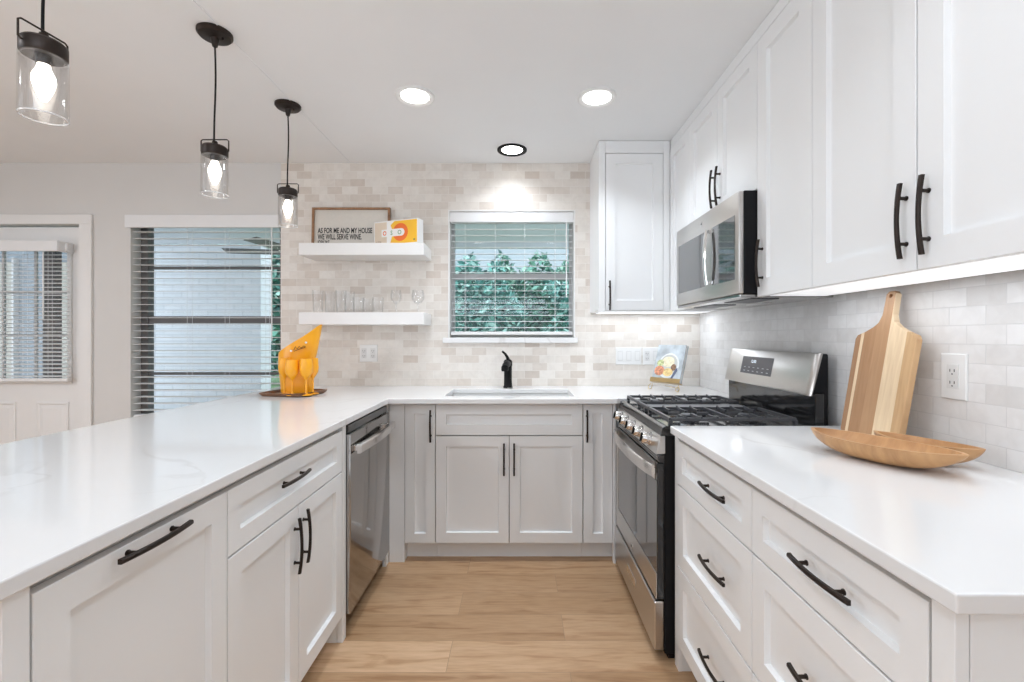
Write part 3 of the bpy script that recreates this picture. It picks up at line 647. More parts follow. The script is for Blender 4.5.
# vents and door
mb = MB(); mb.box(.540, .5595, RY0 + .004, RY1 - .004, .765, .795); mb.build('vent_trim', M['gblack'], t)
mb = MB()
for k in range(3):
    mb.box(.5375, .5398, RY0 + .03, RY1 - .03, .769 + k * .009, .773 + k * .009)
mb.build('vent_slot', M['steel'], t)
mb = MB(); mb.box(.533, .5595, RY0 + .006, RY1 - .006, .236, .762, .002); dr = mb.build('oven_door', M['gblack'], t)
P = PR(.5325)
mb = grid_solid(MB(), [RY0 + .007, RY0 + .03, RY1 - .045, RY1 - .007], [.237, .335, .695, .760], lambda u, v: not (RY0 + .03 < u < RY1 - .045 and .335 < v < .695) and not (u < RY0 + .03 and v > .335), P, .004, -.0003); mb.build('steel_trim', M['steel'], dr, bevel=.001)
mb = MB(); mb.box(.5312, .5328, RY0 + .008, RY1 - .046, .336, .694); mb.build('oven_window', M['mglass'], dr)
mb = MB(); rings = []
for i in range(17):
    f = i / 16; y = RY0 + .010 + f * (RY1 - RY0 - .02); b = (4 * f * (1 - f)) ** .7 * .030; x = .522 - b
    rings.append([(x, y, .706), (x - .007, y, .709), (x - .009, y, .73), (x - .007, y, .751), (x, y, .754), (x + .003, y, .73)])
mb.rings(rings); mb.box(.514, .5285, RY0 + .012, RY0 + .035, .715, .745, .002); mb.box(.514, .5285, RY1 - .035, RY1 - .012, .715, .745, .002); mb.build('handle', M['chrome'], dr, smooth=True)
mb = MB(); mb.lathe([(0, 0), (.014, 0), (.014, .002), (0, .0022)], (0, 0, 0), axis='x', n=20)
for v in mb.v: v.x = .5284 - v.x; v.y += 2.15; v.z += .272
bd = mb.build('badge', M['chrome'], dr)
P = PR(.5260); text_mesh('lettering', 'GE', M['black'], bd, lambda u, v, d: (.5258 - d, 2.15 - u, .272 + v), -.0095, -.0045, .0125, 1, .0002)
mb = MB(); mb.box(.523, .5595, RY0 + .004, RY1 - .004, .040, .228, .004); dw = mb.build('storage_drawer', M['steel'], t)
mb = MB(); mb.box(.5205, .5232, 2.06, 2.22, .120, .160, .002); mb.build('recessed_pull', M['chrome'], dw)
# grates: two cast grates, fingers over each burner
def grate(ya, yb):
    mb = MB(); z0, z1 = .922, .934; xa, xb = .590, 1.075
    def bar(p, q, w=.0055, h0=z0, h1=z1):
        p = Vector(p); q = Vector(q); d = (q - p).normalized(); n = Vector((-d.y, d.x, 0)) * w
        mb.rings([[a + n + Vector((0, 0, h0)), a - n + Vector((0, 0, h0)), a - n * .8 + Vector((0, 0, h1)), a + n * .8 + Vector((0, 0, h1))] for a in (p, q)])
    bar((xa, ya, 0), (xa, yb, 0), .007); bar((xb, ya, 0), (xb, yb, 0), .007); bar((xa, ya, 0), (xb, ya, 0)); bar((xa, yb, 0), (xb, yb, 0)); xm = (xa + xb) / 2; bar((xm, ya, 0), (xm, yb, 0))
    for k in range(1, 8):
        if k == 4: continue
        x = xa + (xb - xa) * k / 8; d = Vector((0, 1, 0)); yc = (ya + yb) / 2; g = .030 if k in (2, 6) else .055
        for y0_, y1_ in ((ya - .004, yc - g), (yb + .004, yc + g)):
            sg = 1 if y1_ > y0_ else -1; w = .0046
            mb.rings([[(x - w, y, z0), (x + w, y, z0), (x + w * .7, y, zt), (x - w * .7, y, zt)] for y, zt in ((y0_, z1 + .006), (y0_ + sg * .02, z1 + .003), (y0_ + sg * .05, z1), (y1_, z1 + .001))])
    for sx in (-1, 1):
        xc = xm + sx * (xb - xa) / 4
        bar((xc - .085, (ya + yb) / 2, 0), (xc - .035, (ya + yb) / 2, 0)); bar((xc + .035, (ya + yb) / 2, 0), (xc + .085, (ya + yb) / 2, 0))
    for x in (xa, xm, xb):
        for y in (ya, yb): mb.box(x - .007, x + .007, y - .006, y + .006, .9078, z0 + .004)
    return mb.build('grate', M['iron'], t)
grate(RY0 + .022, RY0 + .305); grate(RY1 - .245, RY1 - .022)
mb = MB(); mb.box(.583, .597, RY0 + .312, RY1 - .252, .919, .934, .002); mb.box(.583, .597, 2.13, 2.145, .9078, .9195); mb.build('center_rail', M['iron'], t)
for y in (RY0 + .163, RY1 - .133):
    for x in (.711, .954):
        mb = MB(); mb.lathe([(0, 0), (.045, 0), (.045, .006), (.034, .010), (.034, .016), (.028, .019), (0, .019)], (x, y, .9080), 20, mi=0); mb.build('burner', M['iron'], t, smooth=True)
# back guard
mb = MB(); mb.box(1.140, 1.1755, RY0 + .002, RY1 - .002, .9066, 1.030, .004, seg=2); mb.build('backguard_base', M['gblack'], t)
mb = MB(); poly = [(1.130, 1.031), (1.166, 1.180), (1.176, 1.184), (1.187, 1.184), (1.192, 1.179), (1.192, .9066), (1.176, .9066), (1.176, 1.031)]
mb.rings([[(x, y, z) for x, z in poly] for y in (RY0 + .004, RY1 - .004)]); mb.build('backguard_shell', M['black'], t, bevel=.003)
mb = MB(); rings = []
for y, e in ((RY0 + .001, .012), (RY0 + .010, .003), (RY0 + .03, 0), (RY1 - .03, 0), (RY1 - .010, .003), (RY1 - .001, .012)):
    rings.append([(1.128, y, 1.021), (1.116 + e * .5, y, 1.021), (1.114 + e, y, 1.028), (1.147 + e, y, 1.182), (1.152 + e, y, 1.187), (1.170, y, 1.187)])
mb.rings(rings); bg = mb.build('control_fascia', M['steel'], t, smooth=True)
ax = Vector((1.114, 0, 1.028)); up = (Vector((1.147, 0, 1.182)) - ax).normalized(); nn = Vector((-up.z, 0, up.x))
def PF(u, v, d): return ax + up * v + nn * d + Vector((0, u, 0))
mb = MB(); mb.rings([[PF(2.055, .044, -.001), PF(2.335, .044, -.001), PF(2.335, .128, -.001), PF(2.055, .128, -.001)], [PF(2.055, .044, .0012), PF(2.335, .044, .0012), PF(2.335, .128, .0012), PF(2.055, .128, .0012)]])
ds = mb.build('display', mat('display_glass', (.10, .10, .115), .2, var=.05), bg)
text_mesh('clock_digits', '12:00', emit('clock_glow', (.75, .85, .95), .8), ds, lambda u, v, d: PF(2.225 - u, v, .0016), 0, .098, .020, 1.1, .0003, align='CENTER')
mb = MB()
for r in range(2):
    for k in range(6): u = 2.08 + k * .042; mb.add([PF(u, .055 + r * .018, .0015), PF(u + .016, .055 + r * .018, .0015), PF(u + .016, .059 + r * .018, .0015), PF(u, .059 + r * .018, .0015)], [[0, 1, 2, 3]])
mb.build('key_marks', mat('grey_print', (.45, .46, .5), .5), ds)

# ------------------------------------------------------------------ microwave
t = thing('microwave_oven', 'stainless steel over-the-range microwave with dark glass door', 'microwave', (1.03, 2.12, 1.406))
MY0, MY1 = 1.772, 2.474
mb = MB(); mb.box(.868, RX - .002, MY0, MY1, 1.416, 1.8145, .002); mb.build('body', M['black'], t)
mb = MB(); mb.box(.852, 1.215, MY0 + .002, MY1 - .002, 1.402, 1.4155, .003); bt = mb.build('underside', M['steelv'], t)
for ya in (MY0 + .05, MY1 - .29):
    mb = MB(); mb.box(.92, 1.03, ya, ya + .24, 1.3995, 1.4023); mb.build('grease_filter', M['iron'], bt)
mb = MB(); mb.box(1.08, 1.13, 2.05, 2.19, 1.3992, 1.4022); mb.build('lamp_cover', M['plastic'], bt)
mb = MB(); mb.box(.846, .8675, MY0 + .001, MY1 - .001, 1.4165, 1.8135, .005, seg=2); d = mb.build('door', M['steel'], t, smooth=True)
mb = MB(); mb.box(.8445, .8462, 2.085, 2.435, 1.478, 1.727, .0006); mb.build('door_window', M['mglass'], d)
mb = MB(); mb.box(.8445, .8462, 1.802, 2.015, 1.474, 1.727, .0006); mb.build('control_glass', M['dglass'], d)
mb = MB(); rings = []
for i in range(13):
    f = i / 12; z = 1.480 + f * .245; b = 4 * f * (1 - f) * .010; x = .832 - b
    rings.append([(x, 2.030, z), (x - .004, 2.034, z), (x - .005, 2.043, z), (x - .004, 2.052, z), (x, 2.056, z), (x + .005, 2.043, z)])
mb.rings(rings); 
for z in (1.490, 1.715): mb.box(.830, .8455, 2.034, 2.052, z - .008, z + .008, .002)
mb.build('handle', M['chrome'], d, smooth=True)
mb = MB(); mb.lathe([(0, 0), (.012, 0), (.012, .0015), (0, .0017)], (0, 0, 0), axis='x', n=20)
for v in mb.v: v.x = .8458 - v.x; v.y += 2.13; v.z += 1.772
bd = mb.build('badge', M['chrome'], d)
text_mesh('lettering', 'GE', M['black'], bd, lambda u, v, dd: (.8438 - dd, 2.13 - u, 1.772 + v), -.0085, -.004, .0115, 1, .0002)

# ------------------------------------------------------------------ shelves and what stands on them
SH = (-1.394, -.600, 2.91, BY - .001)
def shelf(z0, z1, label):
    mb = MB(); mb.box(SH[0], SH[1], SH[2], SH[3], z0, z1, .0015); return tag(mb.build('floating_shelf', M['trim'], None, (-1.0, 3.03, z0)), label, 'shelf')
shelf(1.769, 1.845, 'upper thick white floating shelf holding the framed sign'); shelf(1.3275, 1.405, 'lower thick white floating shelf holding clear glasses')
# framed sign leaning on the wall
t = thing('framed_sign', 'wood-framed cream sign with black lettering about wine, leaning on the tile', 'sign', (-1.115, 3.09, 1.8455))
lean = math.radians(2.2); o0 = Vector((-1.404, 3.130, 1.8455)); vup = Vector((0, math.sin(lean), math.cos(lean))); vn = Vector((0, -math.cos(lean), math.sin(lean)))
def PS(u, v, d): return o0 + Vector((u, 0, 0)) + vup * v + vn * d
SW, SHH = .528, .282
mb = grid_solid(MB(), [0, .014, SW - .014, SW], [0, .014, SHH - .014, SHH], lambda u, v: not (.014 < u < SW - .014 and .014 < v < SHH - .014), PS, .022, 0); mb.build('frame', M['frame'], t)
mb = MB(); mb.prism([(.0142, .0142), (SW - .0142, .0142), (SW - .0142, SHH - .0142), (.0142, SHH - .0142)], PS, .004, .010); bdp = mb.build('canvas', M['paper'], t)
PT = lambda u, v, d: PS(u, v, .0105 + d)
text_mesh('lettering', 'AS FOR ME AND MY HOUSE', M['ink'], bdp, PT, .038, .109, .051, .580, .0012)
text_mesh('lettering', 'WE WILL SERVE WINE.', M['ink'], bdp, PT, .038, .066, .051, .580, .0012)
text_mesh('lettering', 'JOSH 24:7', M['ink'], bdp, PT, .038, .038, .030, .62, .0008)
# box with sunburst print, turned a little
t = thing('gift_box', 'white and orange printed box in front of the sign on the upper shelf', 'box', (-.79, 3.0, 1.8455))
A = Vector((-.956, 3.035, 1.8455)); B = Vector((-.642, 2.917, 1.8455)); du = (B - A).normalized(); bw = (B - A).length; nf = Vector((du.y, -du.x, 0)) 
if nf.y > 0: nf = -nf
def PX(u, v, d): return A + du * u + Vector((0, 0, v)) + nf * d
BH = .160
mb = MB(); mb.prism([(0, .0006), (bw, .0006), (bw, BH), (0, BH)], PX, 0, -.064); bx = mb.build('carton', M['white'], t, bevel=.001)
def flat(name, poly, m, d, par): mb = MB(); mb.prism(poly, PX, .0001, d); return mb.build(name, m, par)
oy = mat('print_yellow', (.90, .50, .03), .5); oo = mat('print_orange', (.83, .16, .02), .5); ob = mat('print_beige', (.72, .60, .47), .6); ored = mat('print_deep_orange', (.75, .22, .05), .5); og = mat('print_green', (.25, .40, .25), .5)
flat('beige_label', [(.006, .01), (.10, .01), (.10, BH - .008), (.006, BH - .008)], ob, .0004, bx)
flat('yellow_panel', [(.125, .008), (bw - .006, .008), (bw - .006, BH - .006), (.16, BH - .006), (.13, BH - .03), (.15, BH * .5)], oy, .0006, bx)
def arc(cx, cy, r0, r1, a0, a1, n=16): return [(cx + r1 * math.cos(a0 + (a1 - a0) * i / n), cy + r1 * math.sin(a0 + (a1 - a0) * i / n)) for i in range(n + 1)] + ([(cx + r0 * math.cos(a1 - (a1 - a0) * i / n), cy + r0 * math.sin(a1 - (a1 - a0) * i / n)) for i in range(n + 1)] if r0 else [])
flat('sunburst', arc(.205, BH * .5, 0, .058, 0, 2 * math.pi - .01, 24)[:-1], oo, .0009, bx)
flat('white_band', [(.06, BH * .5 - .024)] + arc(.213, BH * .5, 0, .024, -math.pi / 2, math.pi / 2, 10) + [(.06, BH * .5 + .024)], M['white'], .0013, bx)
PX2 = lambda u, v, d: PX(u, v, .0015 + d)
text_mesh('lettering', 'O', oo, bx, PX2, .070, BH * .5 - .014, .040, .9, .001); text_mesh('lettering', 'S', og, bx, PX2, .130, BH * .5 - .014, .040, .9, .001); text_mesh('lettering', 'O', og, bx, PX2, .185, BH * .5 - .014, .040, .9, .001)
text_mesh('lettering', 'UTE', mat('print_brown', (.30, .20, .13), .6), bx, lambda u, v, d: PX(u, v, .0006 + d), .018, .014, .022, 1, .0004)
text_mesh('lettering', '•', mat('print_olive', (.30, .22, .05), .6), bx, lambda u, v, d: PX(u, v, .0008 + d), bw - .034, .010, .045, 1, .001)
# glasses
def glass(kind, label, x, y, h, r, group=None):
    t = tag(None, None) if False else None
    z = 1.4055; mb = MB(); c = (x, y, z)
    if kind == 'tumbler': mb.lathe([(0, .0), (r * .82, .0), (r * .86, .004), (r, h), (r - .0022, h), (r * .84 - .002, .012), (0, .010)], c, 20)
    else: mb.lathe([(0, 0), (.030, 0), (.030, .002), (.005, .006), (.004, h * .36), (r * .55, h * .44), (r * .95, h * .60), (r, h * .74), (r * .84, h), (r * .84 - .0015, h), (r - .002, h * .74), (r * .93, h * .60), (r * .5, h * .46), (0, h * .42)], c, 20)
    return tag(mb.build('drinking_glass' if kind == 'tumbler' else 'wine_glass', M['cglass'], None, c, smooth=True), label, 'glass', group)
gx = lambda px, y: (px - 519) * y / F
for px, y, lb in ((318, 2.985, 'tall clear tumbler at the left end of the lower shelf'), (330, 3.065, 'tall clear tumbler set back behind the leftmost one on the lower shelf'),
                  (341, 2.985, 'second tall clear tumbler in the front row on the lower shelf'), (349.5, 3.065, 'tall clear tumbler in the back row next to the short tumblers')):
    glass('tumbler', lb, gx(px, y), y, .145, .036, 'tall tumblers on the lower shelf')
for px, y, lb in ((358.5, 2.985, 'short clear tumbler nearest the tall ones on the lower shelf'), (368, 3.07, 'short clear tumbler standing behind the other two short ones'), (378, 2.985, 'short clear tumbler nearest the stemmed glasses on the lower shelf')):
    glass('tumbler', lb, gx(px, y), y, .100, .038, 'short tumblers on the lower shelf')
glass('stem', 'clear stemmed glass beside the short tumblers on the lower shelf', gx(396, 3.0), 3.0, .150, .036, 'stemmed glasses on the lower shelf')
glass('stem', 'clear stemmed glass at the right end of the lower shelf', gx(418, 3.0), 3.0, .150, .042, 'stemmed glasses on the lower shelf')

# ------------------------------------------------------------------ orange bar set on a wooden tray
tc_ = Vector((-1.315, 2.69, .9145)); ta = math.radians(-12)
def rrect(w, h, r, z, n=5):
    pts = []
    for cx, cy, a0 in ((w - r, h - r, 0), (-w + r, h - r, 90), (-w + r, -h + r, 180), (w - r, -h + r, 270)):
        for i in range(n + 1):
            a = math.radians(a0 + 90 * i / n); pts.append((cx + r * math.cos(a), cy + r * math.sin(a)))
    ca, sa = math.cos(ta), math.sin(ta)
    return [(tc_.x + x * ca - y * sa, tc_.y + x * sa + y * ca, z) for x, y in pts]
mb = MB(); w, h = .142, .130
mb.rings([rrect(w - .012, h - .012, .03, .9146), rrect(w, h, .035, .926), rrect(w + .002, h + .002, .036, .934), rrect(w - .008, h - .008, .03, .934), rrect(w - .018, h - .018, .025, .922)])
tag(mb.build('serving_tray', M['tray'], None, tc_, smooth=True), 'small dark wooden tray under the orange ice bucket', 'tray')
t = thing('ice_bucket', 'bright orange ice bucket with a slanted rim rising to the right', 'ice bucket', (-1.325, 2.735, .9226))
bc = Vector((-1.322, 2.735, 0)); mb = MB(); n = 36
def brim(a, f, inn=0.0):
    ca, sa = math.cos(a), math.sin(a)
    ztop = 1.222 + .072 * ca + (.03 * max(0, ca) ** 3)
    z = .9228 + (ztop - .9228) * f; g = (z - .9228) / .30
    ra = .090 + .026 * min(g, .8) - inn; rb = .055 + .018 * g - inn
    return Vector((bc.x + ca * ra + .045 * max(0, g - .62) * 1.2, bc.y + sa * rb, z))
fs = [0, .03, .15, .3, .45, .6, .75, .88, 1.0]
rings = [[brim(2 * math.pi * j / n, f) for j in range(n)] for f in fs] + [[brim(2 * math.pi * j / n, f, .003) for j in range(n)] for f in (1.0, .8, .5, .2, .03)]
mb.rings(rings); bk = mb.build('bucket', M['orange'], t, smooth=True)
mb = MB()
def PBk(u, v):  # front surface point of the bucket
    x = -1.27 + u; ca = max(-1, min(1, (x - bc.x - .012) / .108)); return Vector((x, bc.y - .078 * math.sqrt(max(0, 1 - ca * ca)) - .003, 1.185 + v))
for pts in ([(-.03, -.012), (-.02, .008), (-.012, -.006), (0, .010), (.008, .0), (.022, .012), (.03, .006)], [(-.028, -.018), (.0, -.006), (.028, .004)]):
    mb.tube([PBk(u, v) for u, v in pts], .0022, 6)
mb.build('dark_script_mark', mat('dark_script', (.22, .07, .01), .6), bk)
mb = MB()
for u, v in ((-.045, -.016), (.032, .032)): mb.lathe([(0, -.003), (.006, -.003), (.006, .003), (0, .003)], PBk(u, v) , 10, axis='y')
mb.build('pale_star_mark', M['white'], bk)
def goblet(px, y, h, r, label):
    x = (px - 519) * y / F; mb = MB(); c = (x, y, .9225)
    mb.lathe([(0, 0), (.033, 0), (.033, .003), (.008, .008), (.0048, .02), (.0045, h * .42), (r * .5, h * .50), (r * .93, h * .62), (r, h * .75), (r * .88, h), (r * .88 - .002, h), (r - .003, h * .75), (r * .9, h * .63), (r * .4, h * .52), (0, h * .5)], c, 22)
    return tag(mb.build('goblet', M['orange'], None, c, smooth=True), label, 'goblet', 'orange goblets on the tray')
goblet(284.5, 2.638, .205, .033, 'orange goblet at the left edge of the tray'); goblet(292.3, 2.580, .200, .0375, 'orange goblet standing foremost on the tray')
goblet(306.3, 2.585, .205, .0365, 'orange goblet in front of the tall side of the ice bucket'); goblet(313, 2.648, .205, .031, 'orange goblet at the right end of the tray, beside the bucket')

# ------------------------------------------------------------------ cookbook on a gold stand
t = thing('book_stand', 'gold wire book stand in the corner behind the range', 'book stand', (.92, 2.86, .9145))
L0 = Vector((.868, 2.965, 0)); R0 = Vector((.990, 2.805, 0)); du = (R0 - L0).normalized(); sw = (R0 - L0).length; nf = Vector((du.y, -du.x, 0)); tb = math.radians(19)
bu = Vector((-nf.x * math.sin(tb), -nf.y * math.sin(tb), math.cos(tb))); bn = du.cross(bu) ; 
if bn.y > 0: bn = -bn
base = L0 + Vector((0, 0, .962))
def PK(u, v, d): return base + du * u + bu * v + bn * d
def gp(u, f, z): return L0 + du * u + nf * f + Vector((0, 0, z))
mb = MB(); mb.rings([[PK(-.006, -.006, .034), PK(sw + .006, -.006, .034), PK(sw + .006, .022, .034), PK(-.006, .022, .034)], [PK(-.006, -.006, .031), PK(sw + .006, -.006, .031), PK(sw + .006, .022, .031), PK(-.006, .022, .031)]])
mb.rings([[PK(-.006, -.006, .034), PK(sw + .006, -.006, .034), PK(sw + .006, -.003, .034), PK(-.006, -.003, .034)], [PK(-.006, -.006, -.004), PK(sw + .006, -.006, -.004), PK(sw + .006, -.003, -.004), PK(-.006, -.003, -.004)]]); mb.build('ledge', M['gold'], t)
for u, s_ in ((.0, 1), (sw, -1)):
    mb = MB(); z = .9168
    mb.tube([gp(u, .03, .952), gp(u - .012 * s_, .04, .935), gp(u - .004 * s_, .045, z), gp(u + .012 * s_, .04, .922), gp(u + .014 * s_, .035, .938), gp(u + .004 * s_, .02, .95)], .0022, 7); mb.build('scroll_foot', M['gold'], t, smooth=True)
mb = MB(); 
for u in (0.004, sw - .004): mb.tube([PK(u, -.003, -.006), PK(u, .14, -.006)], .0022, 7)
mb.tube([PK(0.004, .14, -.006), PK(sw / 2, .155, -.006), PK(sw - .004, .14, -.006)], .0022, 7)
mb.tube([PK(sw * .5, .14, -.008), gp(sw * .5, -.13, .9168)], .0022, 7); mb.tube([gp(sw * .5, -.13, .9168), gp(sw * .5, .02, .945)], .0018, 7); mb.build('back_support', M['gold'], t, smooth=True)
t = thing('cookbook', 'cookbook with a bowl of food on its cover, propped on the gold stand', 'book', PK(sw / 2, 0, .01))
BW, BHH = .200, .242; u0 = (sw - BW) / 2
def PC(u, v, d): return PK(u0 + u, v, d)
mb = MB(); mb.prism([(.002, .002), (BW - .003, .002), (BW - .003, BHH - .002), (.002, BHH - .002)], PC, -.001, .020); pg = mb.build('pages', M['white'], t)
mb = MB(); mb.prism([(0, 0), (BW, 0), (BW, BHH), (0, BHH)], PC, .0202, .0235); mb.prism([(0, 0), (BW, 0), (BW, BHH), (0, BHH)], PC, -.0035, -.0012); mb.prism([(-.002, 0), (.0012, 0), (.0012, BHH), (-.002, BHH)], PC, -.0035, .0235)
cv = mb.build('cover', mat('cover_photo_ground', (.50, .55, .58), .35, var=.30, vscale=14), t)
def blob(name, cx, cy, rx, ry, m, d, n=22): mb = MB(); mb.prism([(cx + rx * math.cos(2 * math.pi * i / n), cy + ry * math.sin(2 * math.pi * i / n)) for i in range(n)], PC, .0236, .0236 + d); mb.build(name, m, cv)
blob('printed_plate', .100, .105, .076, .082, mat('p_plate', (.78, .80, .80), .35, var=.06), .0003); blob('printed_bowl_edge', .100, .108, .064, .070, mat('p_grey', (.55, .55, .52), .35), .0006)
blob('printed_sauce', .095, .130, .045, .034, mat('p_cream', (.80, .73, .52), .4, var=.2, vscale=60), .0009); blob('printed_tomato', .042, .070, .036, .032, mat('p_red', (.62, .27, .16), .4, var=.5, vscale=80), .0012)
blob('printed_egg', .105, .062, .036, .026, mat('p_yellow', (.78, .58, .26), .4, var=.3, vscale=80), .0012); blob('printed_meat', .140, .095, .018, .022, mat('p_brown', (.25, .14, .08), .4, var=.4, vscale=80), .0012)
blob('printed_herbs', .040, .120, .025, .022, mat('p_green', (.55, .60, .30), .4, var=.5, vscale=90), .0012)
mb = MB(); mb.prism([(.0, .0), (.11, .0), (.11, .016), (0, .020)], PC, .0236, .0246); mb.build('printed_title_band', mat('p_blue', (.10, .20, .40), .4, var=.3, vscale=80), cv)
mb = MB(); mb.prism([(.125, .004), (.135, .002), (.172, .075), (.168, .095), (.155, .085)], PC, .0236, .0247); mb.build('printed_napkin', mat('p_navy', (.12, .14, .22), .4), cv)

# ------------------------------------------------------------------ cutting board and dough bowls
bd_o = [(-.128, .012), (-.118, 0), (.118, 0), (.128, .012), (.130, .330), (.122, .343), (.085, .356), (.052, .370), (.032, .385), (.021, .41), (.019, .46), (.019, .478), (.011, .486), (-.011, .486), (-.019, .478), (-.019, .46), (-.021, .41), (-.032, .385), (-.052, .370), (-.085, .356), (-.122, .343), (-.130, .330)]
bd_o = [(x * .95 if y < .36 else x, y) for x, y in bd_o]
me = bpy.data.meshes.new('cutting_board'); bm = bmesh.new()
def ring_at(z, e=0): return [bm.verts.new((x * (1 - e), y + (.25 - y) * e, z)) for x, y in bd_o]
r1, r2, r3, r4 = ring_at(0, .012), ring_at(.0025), ring_at(.0165), ring_at(.019, .012)
hole = [(.007 * math.cos(a), .470 + .007 * math.sin(a)) for a in [2 * math.pi * i / 16 for i in range(16)]]
for a, b_ in ((r1, r2), (r2, r3), (r3, r4)):
    for i in range(len(a)): j = (i + 1) % len(a); bm.faces.new((a[i], a[j], b_[j], b_[i]))
h1 = [bm.verts.new((x, y, 0)) for x, y in hole]; h2 = [bm.verts.new((x, y, .019)) for x, y in hole]
for i in range(16): j = (i + 1) % 16; bm.faces.new((h1[i], h2[i], h2[j], h1[j]))
bm.verts.ensure_lookup_table(); bm.edges.ensure_lookup_table()
for ring, hh in ((r1, h1), (r4, h2)):
    es = []
    for L in (ring, hh):
        for i in range(len(L)):
            e = bm.edges.get((L[i], L[(i + 1) % len(L)])); es.append(e or bm.edges.new((L[i], L[(i + 1) % len(L)])))
    bmesh.ops.triangle_fill(bm, edges=es, use_beauty=True, use_dissolve=False)
bmesh.ops.recalc_face_normals(bm, faces=bm.faces[:]); bm.to_mesh(me); bm.free(); me.materials.append(M['board'])
o = bpy.data.objects.new('cutting_board', me); COL.objects.link(o)
def place_board(o, ya, yb, xb, xt_, roll):
    # local x: from far end to near end, local y: up the board, local z: out to the room
    ex = Vector((0, -1, 0)); H = .486; ln = math.asin((xt_ - xb) / H); ey = Vector((math.sin(ln), 0, math.cos(ln))); ez = ex.cross(ey)
    R = Matrix((ex, ey, ez)).transposed().to_4x4()
    o.matrix_world = Matrix.Translation((xb, (ya + yb) / 2, .9147 + .019 * math.sin(ln) * 0)) @ R @ Matrix.Rotation(roll, 4, 'Z')
place_board(o, 1.355, 1.600, 1.133, 1.216, .0)
tag(o, 'striped wooden cutting board with a handle, leaning on the tile by the outlet', 'cutting board')
def dough_bowl(label, A, B, width, hgt, z=.9145, skew=0.0):
    A = Vector(A); B = Vector(B); ax = (B - A); L = ax.length; ax.normalize(); sd = Vector((-ax.y, ax.x, 0)); c = (A + B) / 2
    nt_, ns = 30, 20
    def pt(t, s_, inn):
        e = max(0.0, 1 - abs(t) ** 2.6); w = width / 2 * e ** .75 - (inn * .9 if e > .02 else 0); w = max(w, .0005)
        rim = hgt * (1 + .10 * t * t) ; dep = (hgt - (.0 if not inn else .009)) * (1 - abs(t) ** 3.0) ** .75
        zz = rim - dep * (1 - abs(s_) ** 2.6) ** .62
        return c + ax * (t * (L / 2 - inn * .8)) + sd * (s_ * w) + Vector((0, 0, z + zz))
    rings = []
    for i in range(nt_ + 1):
        t_ = -math.cos(math.pi * i / nt_) * .998
        rings.append([pt(t_, -1 + 2 * j / ns, 0) for j in range(ns + 1)] + [pt(t_, 1 - 2 * j / ns, .008) for j in range(ns + 1)])
    mb = MB(); mb.rings(rings); o = mb.build('dough_bowl', M['bowl'], None, (c.x, c.y, z), smooth=True)
    return tag(o, label, 'wooden bowl')
dough_bowl('larger carved wooden dough bowl lying in front on the right worktop', (.893, 1.405, 0), (1.047, 1.07, 0), .150, .054)
dough_bowl('second wooden dough bowl, tucked behind the larger one beside the wall', (1.052, 1.365, 0), (1.152, 1.135, 0), .100, .052)

# ------------------------------------------------------------------ switch plates and outlets
def plate(name, label, P, u0, u1, v0, v1, kind, n, cat='outlet'):
    t = thing(name, label, cat, P((u0 + u1) / 2, (v0 + v1) / 2, 0)); mb = MB()
    def rc(e, d): return [P(u0 + e, v0 + e, d), P(u1 - e, v0 + e, d), P(u1 - e, v1 - e, d), P(u0 + e, v1 - e, d)]
    mb.rings([rc(0, .0005), rc(0, .004), rc(.003, .006)]); pl = mb.build('cover_plate', M['plastic'], t)
    w = (u1 - u0) / n; vc = (v0 + v1) / 2
    for k in range(n):
        uc = u0 + w * (k + .5); kd = kind[k]; mb = MB()
        mb.rings([[P(uc + a * .017, vc + b * .034, d) for a, b in ((-1, -1), (1, -1), (1, 1), (-1, 1))] for d in (.0062, .0085)]); ins = mb.build('rocker_switch' if kd == 's' else 'receptacle', mat('insert', (.70, .70, .69), .3, var=.005), t)
        if kd == 's':
            mb = MB(); mb.rings([[P(uc - .013, vc - .028, .0086), P(uc + .013, vc - .028, .0086), P(uc + .013, vc + .028, .0086), P(uc - .013, vc + .028, .0086)], [P(uc - .013, vc - .028, .0095), P(uc + .013, vc - .028, .0095), P(uc + .013, vc + .028, .0125), P(uc - .013, vc + .028, .0125)]]); mb.build('paddle', M['plastic'], ins)
        else:
            mb = MB()
            for vv in (-.017, .017):
                for a in (-.0065, .0065): mb.rings([[P(uc + a + x, vc + vv + y, d) for x, y in ((-.0012, -.004), (.0012, -.004), (.0012, .004), (-.0012, .004))] for d in (.0080, .0089)])
                mb.rings([[P(uc + .0022 * math.cos(q), vc + vv - .010 + .0022 * math.sin(q), d) for q in (0, 1.05, 2.1, 3.14, 4.2, 5.2)] for d in (.0080, .0089)])
            mb.build('slots', M['ink'], ins)
    return t
PW = PB(BY)
plate('outlet', 'white double outlet plate on the tile under the lower shelf', PW, -1.090, -.968, 1.080, 1.196, 'oo', 2)
plate('light_switch', 'white triple light switch plate on the tile right of the window', PW, .662, .838, 1.060, 1.180, 'sss', 3, 'light switch')
plate('outlet', 'white outlet plate just behind the cookbook on the back tile', PW, .846, .962, 1.060, 1.180, 'os', 2)
plate('outlet', 'white outlet on the right tile wall beside the cutting board', PR(RX), 1.268, 1.346, 1.072, 1.202, 'o', 1)

